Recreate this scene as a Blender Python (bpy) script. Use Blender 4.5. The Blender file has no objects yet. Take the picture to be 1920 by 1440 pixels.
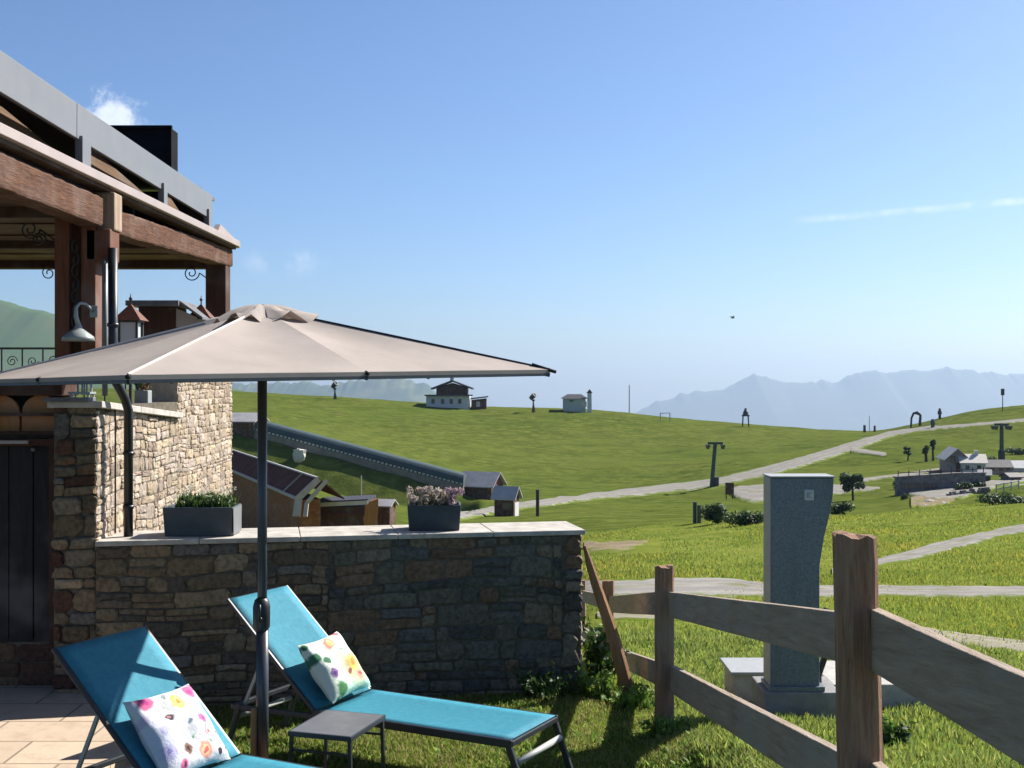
import bpy, math, random
import numpy as np
from mathutils import Vector, Matrix

S = bpy.context.scene
COL = S.collection
RAD = math.radians
random.seed(7)
NPR = np.random.RandomState(11)

# ------------------------------------------------------------------ camera, world, sun
F = 2300.0            # focal length in pixels of the 1920 px wide photograph
EYE = 2.2             # eye height above the lawn (the photographer stands on the higher side of the slope)
cam_d = bpy.data.cameras.new("camera")
cam_d.sensor_width = 36.0
cam_d.lens = F / 1920.0 * 36.0
cam_d.clip_start = 0.05
cam_d.clip_end = 60000.0
cam = bpy.data.objects.new("camera", cam_d)
COL.objects.link(cam)
cam.location = (0, 0, EYE)
cam.rotation_euler = (RAD(90), 0, 0)
S.camera = cam

SUN_V = Vector((1.0, 0.75, 1.0)).normalized()
SUN_EL = math.asin(SUN_V.z)
SUN_AZ = math.atan2(SUN_V.x, SUN_V.y)
w = bpy.data.worlds.new("World")
S.world = w
w.use_nodes = True
wt = w.node_tree
wt.nodes.clear()
def wn(t, **k):
    n = wt.nodes.new(t)
    for a, b in k.items():
        setattr(n, a, b)
    return n
w_out = wn('ShaderNodeOutputWorld')
w_bg = wn('ShaderNodeBackground')
w_bg.inputs['Strength'].default_value = 0.065
w_sky = wn('ShaderNodeTexSky', sky_type='NISHITA')
w_sky.sun_disc = False
w_sky.sun_elevation = SUN_EL
w_sky.sun_rotation = SUN_AZ
w_sky.altitude = 1500
w_sky.air_density = 1.0
w_sky.dust_density = 3.0
w_sky.ozone_density = 5.5
w_tc = wn('ShaderNodeTexCoord')
def ray_dir(u, v):
    return Vector(((u - 960) / F, 1.0, (720 - v) / F)).normalized()
def wmath(op, a, b=None, c=None):
    n = wn('ShaderNodeMath', operation=op)
    for i, x in enumerate((a, b, c)):
        if x is None:
            continue
        if isinstance(x, (int, float)):
            n.inputs[i].default_value = x
        else:
            wt.links.new(x, n.inputs[i])
    return n.outputs[0]
def wramp(x, lo, hi):
    n = wn('ShaderNodeMapRange', interpolation_type='SMOOTHSTEP')
    n.inputs['From Min'].default_value = lo
    n.inputs['From Max'].default_value = hi
    wt.links.new(x, n.inputs['Value'])
    return n.outputs['Result']
def wnoise(scale, detail, rough, vec):
    n = wn('ShaderNodeTexNoise')
    n.inputs['Scale'].default_value = scale
    n.inputs['Detail'].default_value = detail
    n.inputs['Roughness'].default_value = rough
    wt.links.new(vec, n.inputs['Vector'])
    return n.outputs['Fac']
def wdist(u, v, sx=1.0, sz=1.0):
    c = ray_dir(u, v)
    m = wn('ShaderNodeVectorMath', operation='SUBTRACT')
    wt.links.new(w_tc.outputs['Generated'], m.inputs[0])
    m.inputs[1].default_value = c
    k = wn('ShaderNodeVectorMath', operation='MULTIPLY')
    wt.links.new(m.outputs[0], k.inputs[0])
    k.inputs[1].default_value = (sx, 1.0, sz)
    l = wn('ShaderNodeVectorMath', operation='LENGTH')
    wt.links.new(k.outputs[0], l.inputs[0])
    return l.outputs['Value']
nz = wnoise(60.0, 6.0, 0.62, w_tc.outputs['Generated'])
d1 = wdist(207, 228, 1.0, 1.1)
puff = wramp(wmath('ADD', d1, wmath('MULTIPLY', wmath('SUBTRACT', nz, 0.5), 0.085)), 0.031, 0.004)
puff = wmath('MULTIPLY', puff, 0.7)
nz2 = wnoise(38.0, 5.0, 0.6, w_tc.outputs['Generated'])
# thin high streak to the right, and two wisps
da = wn('ShaderNodeVectorMath', operation='SUBTRACT')
wt.links.new(w_tc.outputs['Generated'], da.inputs[0])
ca, cb = ray_dir(1520, 411), ray_dir(1960, 372)
da.inputs[1].default_value = (ca + cb) / 2
ax = (cb - ca).normalized()
dt = wn('ShaderNodeVectorMath', operation='DOT_PRODUCT')
wt.links.new(da.outputs[0], dt.inputs[0])
dt.inputs[1].default_value = ax
nrm = ax.cross(Vector((0, 1, 0))).normalized()
dn = wn('ShaderNodeVectorMath', operation='DOT_PRODUCT')
wt.links.new(da.outputs[0], dn.inputs[0])
dn.inputs[1].default_value = nrm
band = wramp(wmath('ABSOLUTE', dn.outputs['Value']), 0.0042, 0.0004)
alongm = wramp(wmath('ABSOLUTE', dt.outputs['Value']), 0.105, 0.06)
streak = wmath('MULTIPLY', wmath('MULTIPLY', band, alongm), wmath('MULTIPLY', wramp(nz2, .3, .65), 0.42))
d2 = wdist(530, 487, 0.55, 1.5)
wisp = wmath('MULTIPLY', wramp(d2, 0.028, 0.0), wmath('MULTIPLY', wramp(nz2, 0.47, 0.7), 0.28))
cl = wmath('MINIMUM', wmath('ADD', wmath('ADD', puff, streak), wisp), 1.0)
w_mix = wn('ShaderNodeMix', data_type='RGBA')
wt.links.new(cl, w_mix.inputs[0])
w_tint = wn('ShaderNodeMix', data_type='RGBA', blend_type='MULTIPLY')
w_tint.inputs[0].default_value = 1.0
wt.links.new(w_sky.outputs[0], w_tint.inputs[6])
w_tint.inputs[7].default_value = (0.9, 0.97, 1.04, 1)      # alpine air: a shade less violet
wt.links.new(w_tint.outputs[2], w_mix.inputs[6])
w_mix.inputs[7].default_value = (8.6, 8.9, 9.3, 1)
wt.links.new(w_mix.outputs[2], w_bg.inputs['Color'])
wt.links.new(w_bg.outputs[0], w_out.inputs['Surface'])

sd = bpy.data.lights.new("sun", 'SUN')
sd.energy = 5.0
sd.angle = RAD(0.5)
sd.color = (1.0, 0.94, 0.85)
sun = bpy.data.objects.new("sun", sd)
COL.objects.link(sun)
sun.rotation_euler = SUN_V.to_track_quat('Z', 'Y').to_euler()
sun.location = (30, 20, 40)

S.view_settings.view_transform = 'Standard'
S.view_settings.look = 'None'
S.view_settings.gamma = 1
S.view_settings.exposure = 1.1
S.render.engine = 'CYCLES'
S.cycles.use_denoising = True
S.cycles.max_bounces = 6
S.cycles.volume_bounces = 0
S.cycles.transparent_max_bounces = 8
S.cycles.caustics_reflective = False
S.cycles.caustics_refractive = False

# ------------------------------------------------------------------ helpers
def P(u, v, Y):
    return Vector(((u - 960) / F * Y, Y, EYE - (v - 720) / F * Y))

class MB:
    """collects faces, then links them as one mesh object"""
    def __init__(self):
        self.v, self.f, self.c = [], [], []
        self.color = (1, 1, 1)
    def add(self, vs, fs):
        o = len(self.v)
        self.v += [tuple(p) for p in vs]
        self.c += [self.color] * len(vs)
        self.f += [tuple(i + o for i in q) for q in fs]
    def box(self, c, s, rz=0.0, M=None):
        hx, hy, hz = s[0] / 2, s[1] / 2, s[2] / 2
        vs = [Vector((x, y, z)) for x in (-hx, hx) for y in (-hy, hy) for z in (-hz, hz)]
        R = M if M is not None else Matrix.Rotation(rz, 3, 'Z')
        vs = [R @ p + Vector(c) for p in vs]
        self.add(vs, [(0, 1, 3, 2), (4, 6, 7, 5), (0, 4, 5, 1), (2, 3, 7, 6), (0, 2, 6, 4), (1, 5, 7, 3)])
        return self
    def bar(self, p0, p1, wd, ht, up=(0, 0, 1), seg=1, jit=0.0, rnd=None):
        p0, p1 = Vector(p0), Vector(p1)
        d = (p1 - p0).normalized()
        up = Vector(up)
        sx = d.cross(up)
        if sx.length < 1e-4:
            sx = d.cross(Vector((0, 1, 0)))
        sx.normalize()
        uz = sx.cross(d).normalized()
        r = rnd or random
        vs, fs = [], []
        for k in range(seg + 1):
            c = p0.lerp(p1, k / seg)
            for a, b in ((-1, -1), (1, -1), (1, 1), (-1, 1)):
                j = Vector((r.uniform(-jit, jit), r.uniform(-jit, jit), r.uniform(-jit, jit))) if jit else Vector()
                vs.append(c + sx * (a * wd / 2) + uz * (b * ht / 2) + j)
            if k:
                o = 4 * (k - 1)
                for i in range(4):
                    fs.append((o + i, o + (i + 1) % 4, o + 4 + (i + 1) % 4, o + 4 + i))
        fs += [(3, 2, 1, 0), tuple(4 * seg + i for i in range(4))]
        self.add(vs, fs)
        return self
    def tube(self, pts, r, n=10, cap=True):
        pts = [Vector(p) for p in pts]
        rr = r if isinstance(r, (list, tuple)) else [r] * len(pts)
        vs, fs = [], []
        prev = None
        for i, p in enumerate(pts):
            d = (pts[min(i + 1, len(pts) - 1)] - pts[max(i - 1, 0)]).normalized()
            if prev is None:
                a = d.cross(Vector((0, 0, 1)))
                if a.length < 1e-3:
                    a = d.cross(Vector((1, 0, 0)))
                a.normalize()
            else:
                a = (prev - d * prev.dot(d))
                if a.length < 1e-5:
                    a = d.cross(Vector((1, 0, 0)))
                a.normalize()
            prev = a
            b = d.cross(a)
            for k in range(n):
                t = 2 * math.pi * k / n
                vs.append(p + (a * math.cos(t) + b * math.sin(t)) * rr[i])
            if i:
                o = n * (i - 1)
                for k in range(n):
                    fs.append((o + k, o + (k + 1) % n, o + n + (k + 1) % n, o + n + k))
        if cap:
            fs += [tuple(range(n - 1, -1, -1)), tuple(n * (len(pts) - 1) + k for k in range(n))]
        self.add(vs, fs)
        return self
    def prism(self, poly, ext):
        n = len(poly)
        ext = Vector(ext)
        a = [Vector(p) for p in poly]
        vs = a + [p + ext for p in a]
        fs = [tuple(range(n - 1, -1, -1)), tuple(range(n, 2 * n))]
        fs += [(i, (i + 1) % n, n + (i + 1) % n, n + i) for i in range(n)]
        self.add(vs, fs)
        return self
    def lathe(self, c, prof, n=20, axis=None):
        R = Vector((0, 0, 1)).rotation_difference(Vector(axis)).to_matrix() if axis is not None else Matrix.Identity(3)
        c = Vector(c)
        vs, fs = [], []
        for i, (r, z) in enumerate(prof):
            for k in range(n):
                t = 2 * math.pi * k / n
                vs.append(c + R @ Vector((r * math.cos(t), r * math.sin(t), z)))
            if i:
                o = n * (i - 1)
                for k in range(n):
                    fs.append((o + k, o + (k + 1) % n, o + n + (k + 1) % n, o + n + k))
        self.add(vs, fs)
        return self
    def leaves(self, c, rad, n, size, rnd, cols, flat=0.0, asp=2.0, shell=0.4, vmin=-1.0):
        c = Vector(c)
        for _ in range(n):
            while True:
                d = Vector((rnd.uniform(-1, 1), rnd.uniform(-1, 1), rnd.uniform(vmin, 1)))
                if d.length <= 1 and d.length > shell * rnd.random():
                    break
            p = c + Vector((d.x * rad[0], d.y * rad[1], d.z * rad[2]))
            nrm = (d + Vector((rnd.gauss(0, .6), rnd.gauss(0, .6), rnd.gauss(0.3 + flat, .6)))).normalized()
            t = nrm.cross(Vector((rnd.gauss(0, 1), rnd.gauss(0, 1), rnd.gauss(0, 1)))).normalized()
            b = nrm.cross(t)
            s = size * rnd.uniform(0.6, 1.35)
            k = rnd.uniform(0.75, 1.25)
            col = rnd.choice(cols)
            self.color = tuple(x * k for x in col)
            self.add([p - t * s, p - b * s / asp + nrm * s * .12, p + t * s, p + b * s / asp + nrm * s * .12], [(0, 1, 2, 3)])
        return self
    def build(self, name, mat, parent=None, world=True, bevel=0.0, smooth=False, kind=None, label=None, seg=2):
        off = Vector()
        if parent is not None and world:
            r = parent
            while r is not None:
                off = off + r.location
                r = r.parent
        me = bpy.data.meshes.new(name)
        me.from_pydata([(x - off.x, y - off.y, z - off.z) for x, y, z in self.v], [], self.f)
        a = me.color_attributes.new('col', 'FLOAT_COLOR', 'POINT')
        a.data.foreach_set('color', [q for c in self.c for q in (c[0], c[1], c[2], 1.0)])
        if smooth:
            me.polygons.foreach_set('use_smooth', [True] * len(me.polygons))
        me.materials.append(mat)
        me.update()
        o = bpy.data.objects.new(name, me)
        COL.objects.link(o)
        if parent is not None:
            o.parent = parent
        if bevel:
            m = o.modifiers.new('bevel', 'BEVEL')
            m.width = bevel
            m.segments = seg
            m.limit_method = 'ANGLE'
            m.angle_limit = RAD(35)
        if kind:
            o['kind'] = kind
        if label:
            o['label'] = label
        return o

def thing(name, label, cat, loc, rz=0.0, group=None):
    o = bpy.data.objects.new(name, None)
    COL.objects.link(o)
    o.location = loc
    o.rotation_euler = (0, 0, rz)
    o.empty_display_size = 0.2
    o['label'] = label
    o['category'] = cat
    if group:
        o['group'] = group
    return o
def tag(o, label, cat, group=None):
    o['label'] = label
    o['category'] = cat
    if group:
        o['group'] = group
    return o
def recenter(o):
    """moves the origin of a one-mesh thing to its base centre"""
    me = o.data
    n = len(me.vertices)
    co = np.empty(n * 3)
    me.vertices.foreach_get('co', co)
    co = co.reshape(-1, 3)
    c = (co.min(0) + co.max(0)) / 2
    c[2] = co[:, 2].min()
    me.vertices.foreach_set('co', (co - c).ravel())
    me.update()
    o.location = Vector(c)
    return o
def dup(root, loc, rz=None, label=None, group=None, scale=None):
    r = root.copy()
    COL.objects.link(r)
    r.location = loc
    if rz is not None:
        r.rotation_euler = (0, 0, rz)
    if scale:
        r.scale = (scale,) * 3
    if label:
        r['label'] = label
    if group:
        r['group'] = group
    for ch in list(root.children):
        c = ch.copy()
        COL.objects.link(c)
        c.parent = r
        for g in list(ch.children):
            e = g.copy()
            COL.objects.link(e)
            e.parent = c
    return r

# ------------------------------------------------------------------ materials
class Mat:
    def __init__(self, name, rough=0.7, spec=0.3, metal=0.0):
        self.m = bpy.data.materials.new(name)
        self.m.use_nodes = True
        self.t = self.m.node_tree
        self.b = self.t.nodes['Principled BSDF']
        self.b.inputs['Roughness'].default_value = rough
        self.b.inputs['Specular IOR Level'].default_value = spec
        self.b.inputs['Metallic'].default_value = metal
        self._tc = None
    def n(self, t, **k):
        x = self.t.nodes.new(t)
        for a, b in k.items():
            setattr(x, a, b)
        return x
    def link(self, a, b):
        self.t.links.new(a, b)
    def coords(self, kind='Object', scale=(1, 1, 1)):
        tc = self.n('ShaderNodeTexCoord')
        mp = self.n('ShaderNodeMapping')
        mp.inputs['Scale'].default_value = scale
        self.link(tc.outputs[kind], mp.inputs['Vector'])
        return mp.outputs[0]
    def pos(self, scale=(1, 1, 1)):
        g = self.n('ShaderNodeNewGeometry')
        mp = self.n('ShaderNodeMapping')
        mp.inputs['Scale'].default_value = scale
        self.link(g.outputs['Position'], mp.inputs['Vector'])
        return mp.outputs[0]
    def noise(self, vec, scale, detail=4.0, rough=0.55, dist=0.0):
        x = self.n('ShaderNodeTexNoise')
        x.inputs['Scale'].default_value = scale
        x.inputs['Detail'].default_value = detail
        x.inputs['Roughness'].default_value = rough
        x.inputs['Distortion'].default_value = dist
        self.link(vec, x.inputs['Vector'])
        return x.outputs['Fac']
    def voro(self, vec, scale, feature='F1', out='Distance'):
        x = self.n('ShaderNodeTexVoronoi', feature=feature)
        x.inputs['Scale'].default_value = scale
        self.link(vec, x.inputs['Vector'])
        return x.outputs[out]
    def ramp(self, fac, stops):
        x = self.n('ShaderNodeValToRGB')
        e = x.color_ramp.elements
        while len(e) < len(stops):
            e.new(0.5)
        for i, (p, c) in enumerate(stops):
            e[i].position = p
            e[i].color = (c[0], c[1], c[2], 1)
        self.link(fac, x.inputs[0])
        return x.outputs[0]
    def math(self, op, a, b=None):
        x = self.n('ShaderNodeMath', operation=op)
        for i, q in enumerate((a, b)):
            if q is None:
                continue
            if isinstance(q, (int, float)):
                x.inputs[i].default_value = q
            else:
                self.link(q, x.inputs[i])
        return x.outputs[0]
    def smooth(self, x, lo, hi):
        n = self.n('ShaderNodeMapRange', interpolation_type='SMOOTHSTEP')
        n.inputs['From Min'].default_value = lo
        n.inputs['From Max'].default_value = hi
        self.link(x, n.inputs['Value'])
        return n.outputs['Result']
    def mix(self, fac, a, b, mode='MIX'):
        x = self.n('ShaderNodeMix', data_type='RGBA', blend_type=mode)
        if isinstance(fac, (int, float)):
            x.inputs[0].default_value = fac
        else:
            self.link(fac, x.inputs[0])
        for i, q in ((6, a), (7, b)):
            if isinstance(q, tuple):
                x.inputs[i].default_value = (q[0], q[1], q[2], 1)
            else:
                self.link(q, x.inputs[i])
        return x.outputs[2]
    def attr(self):
        x = self.n('ShaderNodeAttribute', attribute_name='col')
        return x.outputs['Color']
    def color(self, c):
        if isinstance(c, tuple):
            self.b.inputs['Base Color'].default_value = (c[0], c[1], c[2], 1)
        else:
            self.link(c, self.b.inputs['Base Color'])
        return self
    def bump(self, h, strength=0.4, dist=0.02):
        x = self.n('ShaderNodeBump')
        x.inputs['Strength'].default_value = strength
        x.inputs['Distance'].default_value = dist
        self.link(h, x.inputs['Height'])
        self.link(x.outputs[0], self.b.inputs['Normal'])
        return self

def plain(name, c, rough=0.6, spec=0.3, metal=0.0, var=0.18, scale=6.0, bump=0.0):
    m = Mat(name, rough, spec, metal)
    p = m.pos()
    nz_ = m.noise(p, scale, 5, .6)
    lo = tuple(x * (1 - var) for x in c)
    hi = tuple(min(1, x * (1 + var)) for x in c)
    m.color(m.ramp(nz_, [(0.3, lo), (0.7, hi)]))
    r = m.math('ADD', m.math('MULTIPLY', m.noise(p, scale * 2.3, 3), 0.25), rough - 0.12)
    m.link(r, m.b.inputs['Roughness'])
    if bump:
        m.bump(m.noise(p, scale * 6, 4), bump, 0.01)
    return m.m

def wood(name, c1, c2, axis='Z', scale=1.0, rough=0.75, knots=True, bump=0.5, tilt=0.0):
    """grain stretched along one axis of the world"""
    m = Mat(name, rough, 0.25)
    s = {'X': (1.2, 14, 14), 'Y': (14, 1.2, 14), 'Z': (14, 14, 1.2)}[axis]
    p = m.pos((1, 1, 1))
    p.node.inputs['Rotation'].default_value = (tilt, 0, 0)
    mp2 = m.n('ShaderNodeMapping')
    mp2.inputs['Scale'].default_value = tuple(q * scale for q in s)
    m.link(p, mp2.inputs['Vector'])
    p = mp2.outputs[0]
    g = m.noise(p, 1.6, 6, .65, 0.6)
    fine = m.noise(p, 7.0, 4, .6)
    col = m.ramp(g, [(0.25, c1), (0.55, tuple((a + b) / 2 for a, b in zip(c1, c2))), (0.8, c2)])
    col = m.mix(m.smooth(fine, 0.62, 0.8), col, tuple(x * 0.35 for x in c1))
    big = m.noise(m.pos((2, 2, 2)), 1.2, 3)
    col = m.mix(m.smooth(big, .45, .75), col, tuple((x + 0.12) * 0.55 for x in c2))
    m.color(col)
    m.bump(m.math('ADD', g, m.math('MULTIPLY', fine, .5)), bump, 0.012)
    return m.m

M = {}
def attr_mat(name, rough=0.8, spec=0.25, noise_scale=30.0, bump=0.5, dark=0.55, trans=0.0):
    m = Mat(name, rough, spec)
    p = m.pos()
    nz_ = m.noise(p, noise_scale, 6, .65)
    a = m.attr()
    c = m.mix(m.smooth(nz_, .35, .72), a, m.mix(1.0, a, (dark, dark, dark), 'MULTIPLY'))
    m.color(c)
    if bump:
        m.bump(nz_, bump, 0.012)
    if trans:
        tr = m.n('ShaderNodeBsdfTranslucent')
        m.link(a, tr.inputs['Color'])
        ms = m.n('ShaderNodeMixShader')
        ms.inputs[0].default_value = trans
        out = m.t.nodes['Material Output']
        m.link(m.b.outputs[0], ms.inputs[1])
        m.link(tr.outputs[0], ms.inputs[2])
        m.link(ms.outputs[0], out.inputs['Surface'])
    return m.m

M['stone'] = attr_mat('rubble_stone', .9, .15, 30.0, 1.0, .5)
M['mortar'] = plain('mortar', (.12, .105, .082), .95, .1, var=.3, scale=18, bump=.6)
M['mortar_lit'] = plain('sunlit_mortar', (.4, .335, .26), .95, .1, var=.2, scale=18, bump=.5)  # mortar lightened for the sunlit wall, offsets the shade in its joints
M['leaf'] = attr_mat('leaf', .55, .35, 40.0, 0.0, .7, .3)
M['grass'] = attr_mat('grass_blade', .6, .3, 8.0, 0.0, .9, .5)
M['petal'] = attr_mat('petal', .7, .2, 30.0, 0.0, .9, .3)
M['coping'] = plain('pale_coping_stone', (.41, .385, .345), .85, .15, var=.25, scale=9, bump=.25)
M['slate'] = plain('slate_cap', (.13, .13, .14), .6, .3, var=.3, scale=12, bump=.3)
M['planter_grey'] = plain('slate_grey_planter', (.06, .072, .085), .5, .4, var=.15, scale=14)
M['planter'] = plain('dark_planter_plastic', (.035, .048, .06), .5, .4, var=.2, scale=14)
M['soil'] = plain('soil', (.05, .035, .02), .95, .1, var=.4, scale=40, bump=.8)
M['darkwood'] = wood('dark_stained_wood', (.035, .016, .010), (.085, .036, .02), 'Z')
M['redwood'] = wood('reddish_timber', (.085, .032, .018), (.2, .08, .045), 'Z')
M['soffitwood'] = wood('soffit_boards', (.05, .022, .013), (.13, .06, .034), 'X')
M['hewn'] = wood('rough_hewn_beam', (.035, .015, .01), (.2, .095, .054), 'Y', 2.6, .9, True, 1.0)
M['beam_end'] = wood('sawn_beam_end', (.2, .14, .095), (.42, .32, .235), 'Z', 1.2)
M['tanboard'] = wood('tan_board', (.22, .13, .07), (.36, .22, .12), 'Y', .6)
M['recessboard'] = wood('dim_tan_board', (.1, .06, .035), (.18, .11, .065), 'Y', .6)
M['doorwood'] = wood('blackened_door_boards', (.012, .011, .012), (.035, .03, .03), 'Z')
M['orange_bright'] = wood('bright_orange_boards', (.22, .08, .02), (.46, .2, .06), 'Z', .8)
M['orangewood'] = wood('orange_carved_board', (.14, .045, .013), (.32, .12, .035), 'Z', .8)
M['greymetal'] = plain('grey_painted_metal', (.165, .17, .18), .45, .4, var=.06, scale=3)
M['trim'] = plain('pale_trim_metal', (.33, .275, .255), .5, .4, var=.08, scale=4)
M['matteblack'] = plain('matte_black', (.008, .009, .012), .95, .1, var=.3, scale=8)
M['blackmetal'] = plain('black_metal', (.012, .014, .018), .4, .5, var=.3, scale=8)
M['iron'] = plain('wrought_iron', (.02, .02, .022), .55, .5, var=.3, scale=20)
M['white'] = plain('white_enamel', (.27, .3, .29), .35, .5, var=.05, scale=8)
M['fabric_dark'] = plain('dark_canopy_trim', (.02, .02, .024), .8, .2)
M['fencepost'] = wood('weathered_post', (.17, .08, .045), (.44, .285, .195), 'Z', 2.0, .9, True, 1.0)
M['rail'] = wood('weathered_grey_board', (.2, .15, .11), (.43, .345, .265), 'Y', 1.6, .9, True, .8, RAD(8.6))
M['stake'] = wood('brown_stake', (.18, .085, .035), (.38, .21, .1), 'Z', .7)
M['concrete'] = plain('concrete', (.4, .385, .36), .9, .15, var=.15, scale=14, bump=.4)
# ------------------------------------------------------------------ terrain
TU = [-1200, 300, 500, 700, 900, 1100, 1300, 1500, 1640, 1700, 1760, 1840, 1920, 3000]
def zv(v, Y):
    return EYE - (v - 720) / F * Y
def row_v(Y, vs):
    return [zv(v, Y) for v in vs]
L5 = 5
ROWS = [
    (9.6, [-.75] * L5 + [-.2] * 9),
    (12.0, [-1.3] * L5 + [-.7] * 9),
    (16.0, [-2.3] * L5 + [-1.14] * 9),
    (25.0, [-3.8] * L5 + [-1.98] * 9),
    (45.0, [-5.6, -6.2, -6.4, -6.4, -5.2] + row_v(45, [1022, 1012, 1002, 998, 995, 992, 989, 986, 960])),
    (70.0, [-4.5, -6.5, -7.0, -7.4, -7.2] + row_v(70, [1004, 984, 966, 959, 956, 953, 948, 943, 930])),
    (100.0, row_v(100, [880, 900, 925, 955, 985, 974, 972, 964, 957, 954, 950, 944, 938, 920])),
    (140.0, row_v(140, [835, 852, 884, 932, 956, 949, 946, 940, 930, 925, 921, 917, 913, 900])),
    (170.0, row_v(170, [805, 812, 824, 890, 938, 938, 922, 892, 890, 888, 888, 888, 888, 880])),
    (200.0, row_v(200, [785, 795, 805, 858, 900, 912, 900, 868, 862, 860, 860, 860, 858, 850])),
    (250.0, row_v(250, [755, 765, 775, 805, 828, 838, 846, 842, 828, 824, 822, 818, 812, 790])),
    (310.0, row_v(310, [728, 730, 737, 748, 762, 766, 786, 802, 809, 801, 782, 766, 758, 690])),
    (340.0, row_v(340, [726, 728, 737, 749, 763, 767, 788, 805, 814, 805, 785, 768, 760, 690])),
]
r310 = ROWS[-2][1]
ROWS += [(430.0, [z - 14 for z in r310]), (600.0, [z - 45 for z in r310]), (1000.0, [z - 130 for z in r310])]
RY = np.array([r[0] for r in ROWS])
RZ = np.array([r[1] for r in ROWS])
TUa = np.array(TU, float)

Ys = list(np.arange(-12, 3.9, 0.8)) + list(np.arange(4.0, 14.0, 0.25))
y = 14.0
while y < 1000:
    Ys.append(y)
    y *= 1.02 if y < 95 else (1.0085 if y < 345 else 1.05)
Ys = np.array(Ys)
NS = 361
Ss = np.linspace(-0.62, 0.62, NS)
def G(Y):
    return np.sqrt(Y * Y + 64.0)
XX = Ss[None, :] * G(Ys)[:, None]
YY = np.repeat(Ys[:, None], NS, 1)

def sstep(x, a, b):
    t = np.clip((x - a) / (b - a), 0, 1)
    return t * t * (3 - 2 * t)
def near_z(X, Y):
    """garden lawn and the slope that the fence runs down"""
    f = np.interp(Y, [-20, 0, 3, 5, 6.5, 7.7, 9.6], [1.5, 1.2, .85, .52, .26, .05, -.2])
    lawn = np.interp(Y, [-20, 0, 3, 5.0, 9.6], [1.1, .85, .4, .0, -.02])
    lawn = lawn + np.clip((-1.9 - X) / 2.0, 0, 1) * 0.04
    k = sstep(X, .62, 1.25)
    return lawn * (1 - k) + f * k
def base_z(X, Y):
    U = 960 + F * X / np.maximum(Y, 7.0)
    U = np.clip(U, TU[0], TU[-1])
    Yc = np.clip(Y, RY[0], RY[-1])
    i = np.clip(np.searchsorted(RY, Yc, side='right') - 1, 0, len(RY) - 2)
    j = np.clip(np.searchsorted(TUa, U, side='right') - 1, 0, len(TU) - 2)
    ly = np.log(Yc)
    t = (ly - np.log(RY)[i]) / (np.log(RY)[i + 1] - np.log(RY)[i])
    q = (U - TUa[j]) / (TUa[j + 1] - TUa[j])
    z = (RZ[i, j] * (1 - q) + RZ[i, j + 1] * q) * (1 - t) + (RZ[i + 1, j] * (1 - q) + RZ[i + 1, j + 1] * q) * t
    nearz = near_z(X, Y)
    # garden (in front of its wall) against the slope behind
    wall_y = 8.25 + .197 * (X + 2.8) + .25
    left = X < 0.62
    front = np.where(left, Y < wall_y, Y < 9.6)
    return np.where(front, nearz, z)
# lattice noise
class VN:
    def __init__(self, seed):
        self.g = np.random.RandomState(seed).rand(256, 256)
    def __call__(self, x, y):
        xi = np.floor(x).astype(int); yi = np.floor(y).astype(int)
        fx = x - xi; fy = y - yi
        fx = fx * fx * (3 - 2 * fx); fy = fy * fy * (3 - 2 * fy)
        g = self.g
        a = g[xi % 256, yi % 256]; b = g[(xi + 1) % 256, yi % 256]
        c = g[xi % 256, (yi + 1) % 256]; d = g[(xi + 1) % 256, (yi + 1) % 256]
        return (a * (1 - fx) + b * fx) * (1 - fy) + (c * (1 - fx) + d * fx) * fy - 0.5
vn = VN(3)
def fbm(x, y, o=4):
    s, a = 0, 1.0
    for k in range(o):
        s = s + a * vn(x * 2 ** k + 17 * k, y * 2 ** k + 5 * k)
        a *= .5
    return s
Z0 = base_z(XX, YY)
# covered conveyor stands on a bank that falls steeply towards the viewer
T_L = (440.0, 168.0, 808.0)
T_R = (868.0, 163.0, 922.0)
def tun(u):
    q = (u - T_L[0]) / (T_R[0] - T_L[0])
    Yt = T_L[1] + (T_R[1] - T_L[1]) * q
    v = T_L[2] + (T_R[2] - T_L[2]) * q
    return Yt, EYE - (v - 720) / F * Yt
blur = Z0.copy()
far = (YY > 14)
for _ in range(7):
    b = blur.copy()
    b[1:-1] = (blur[:-2] + 2 * blur[1:-1] + blur[2:]) / 4
    c = b.copy()
    c[:, 1:-1] = (b[:, :-2] + 2 * b[:, 1:-1] + b[:, 2:]) / 4
    blur = np.where(far, c, blur)
for _ in range(10):
    b = blur.copy()
    b[:, 2:-2] = (blur[:, :-4] + 2 * blur[:, 2:-2] + blur[:, 4:]) / 4
    blur = np.where(far, b, blur)
UU = 960 + F * XX / np.maximum(YY, 7)
Yt, Zt = tun(UU)
d = Yt - YY
lo = Zt - .86 * np.clip(d - 1.6, 0, 6.2)
hi = Zt + .5 * np.clip(-d - 1.6, 0, 30)
Zb = np.where(d > 0, np.where(d < 7.8, lo, np.minimum(blur, lo)), np.minimum(blur, hi))
Zb = np.where(d < -1.6, np.minimum(np.maximum(blur, Zt), hi), Zb)
wgt = sstep(UU, 380, 440) * (1 - sstep(UU, 850, 905)) * sstep(YY, 126, 144) * (1 - sstep(YY, 185, 215))
ZZ = blur * (1 - wgt) + Zb * wgt
ZZ = ZZ + fbm(XX / 9, YY / 9, 3) * .35 * sstep(YY, 22, 60) + fbm(XX / 1.3, YY / 1.3, 3) * .05 * sstep(YY, 9.5, 12) + fbm(XX / 28 + 9, YY / 28, 3) * 1.0 * sstep(YY, 90, 160) * (1 - wgt) * (1 - sstep(YY, 240, 300))
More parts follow.
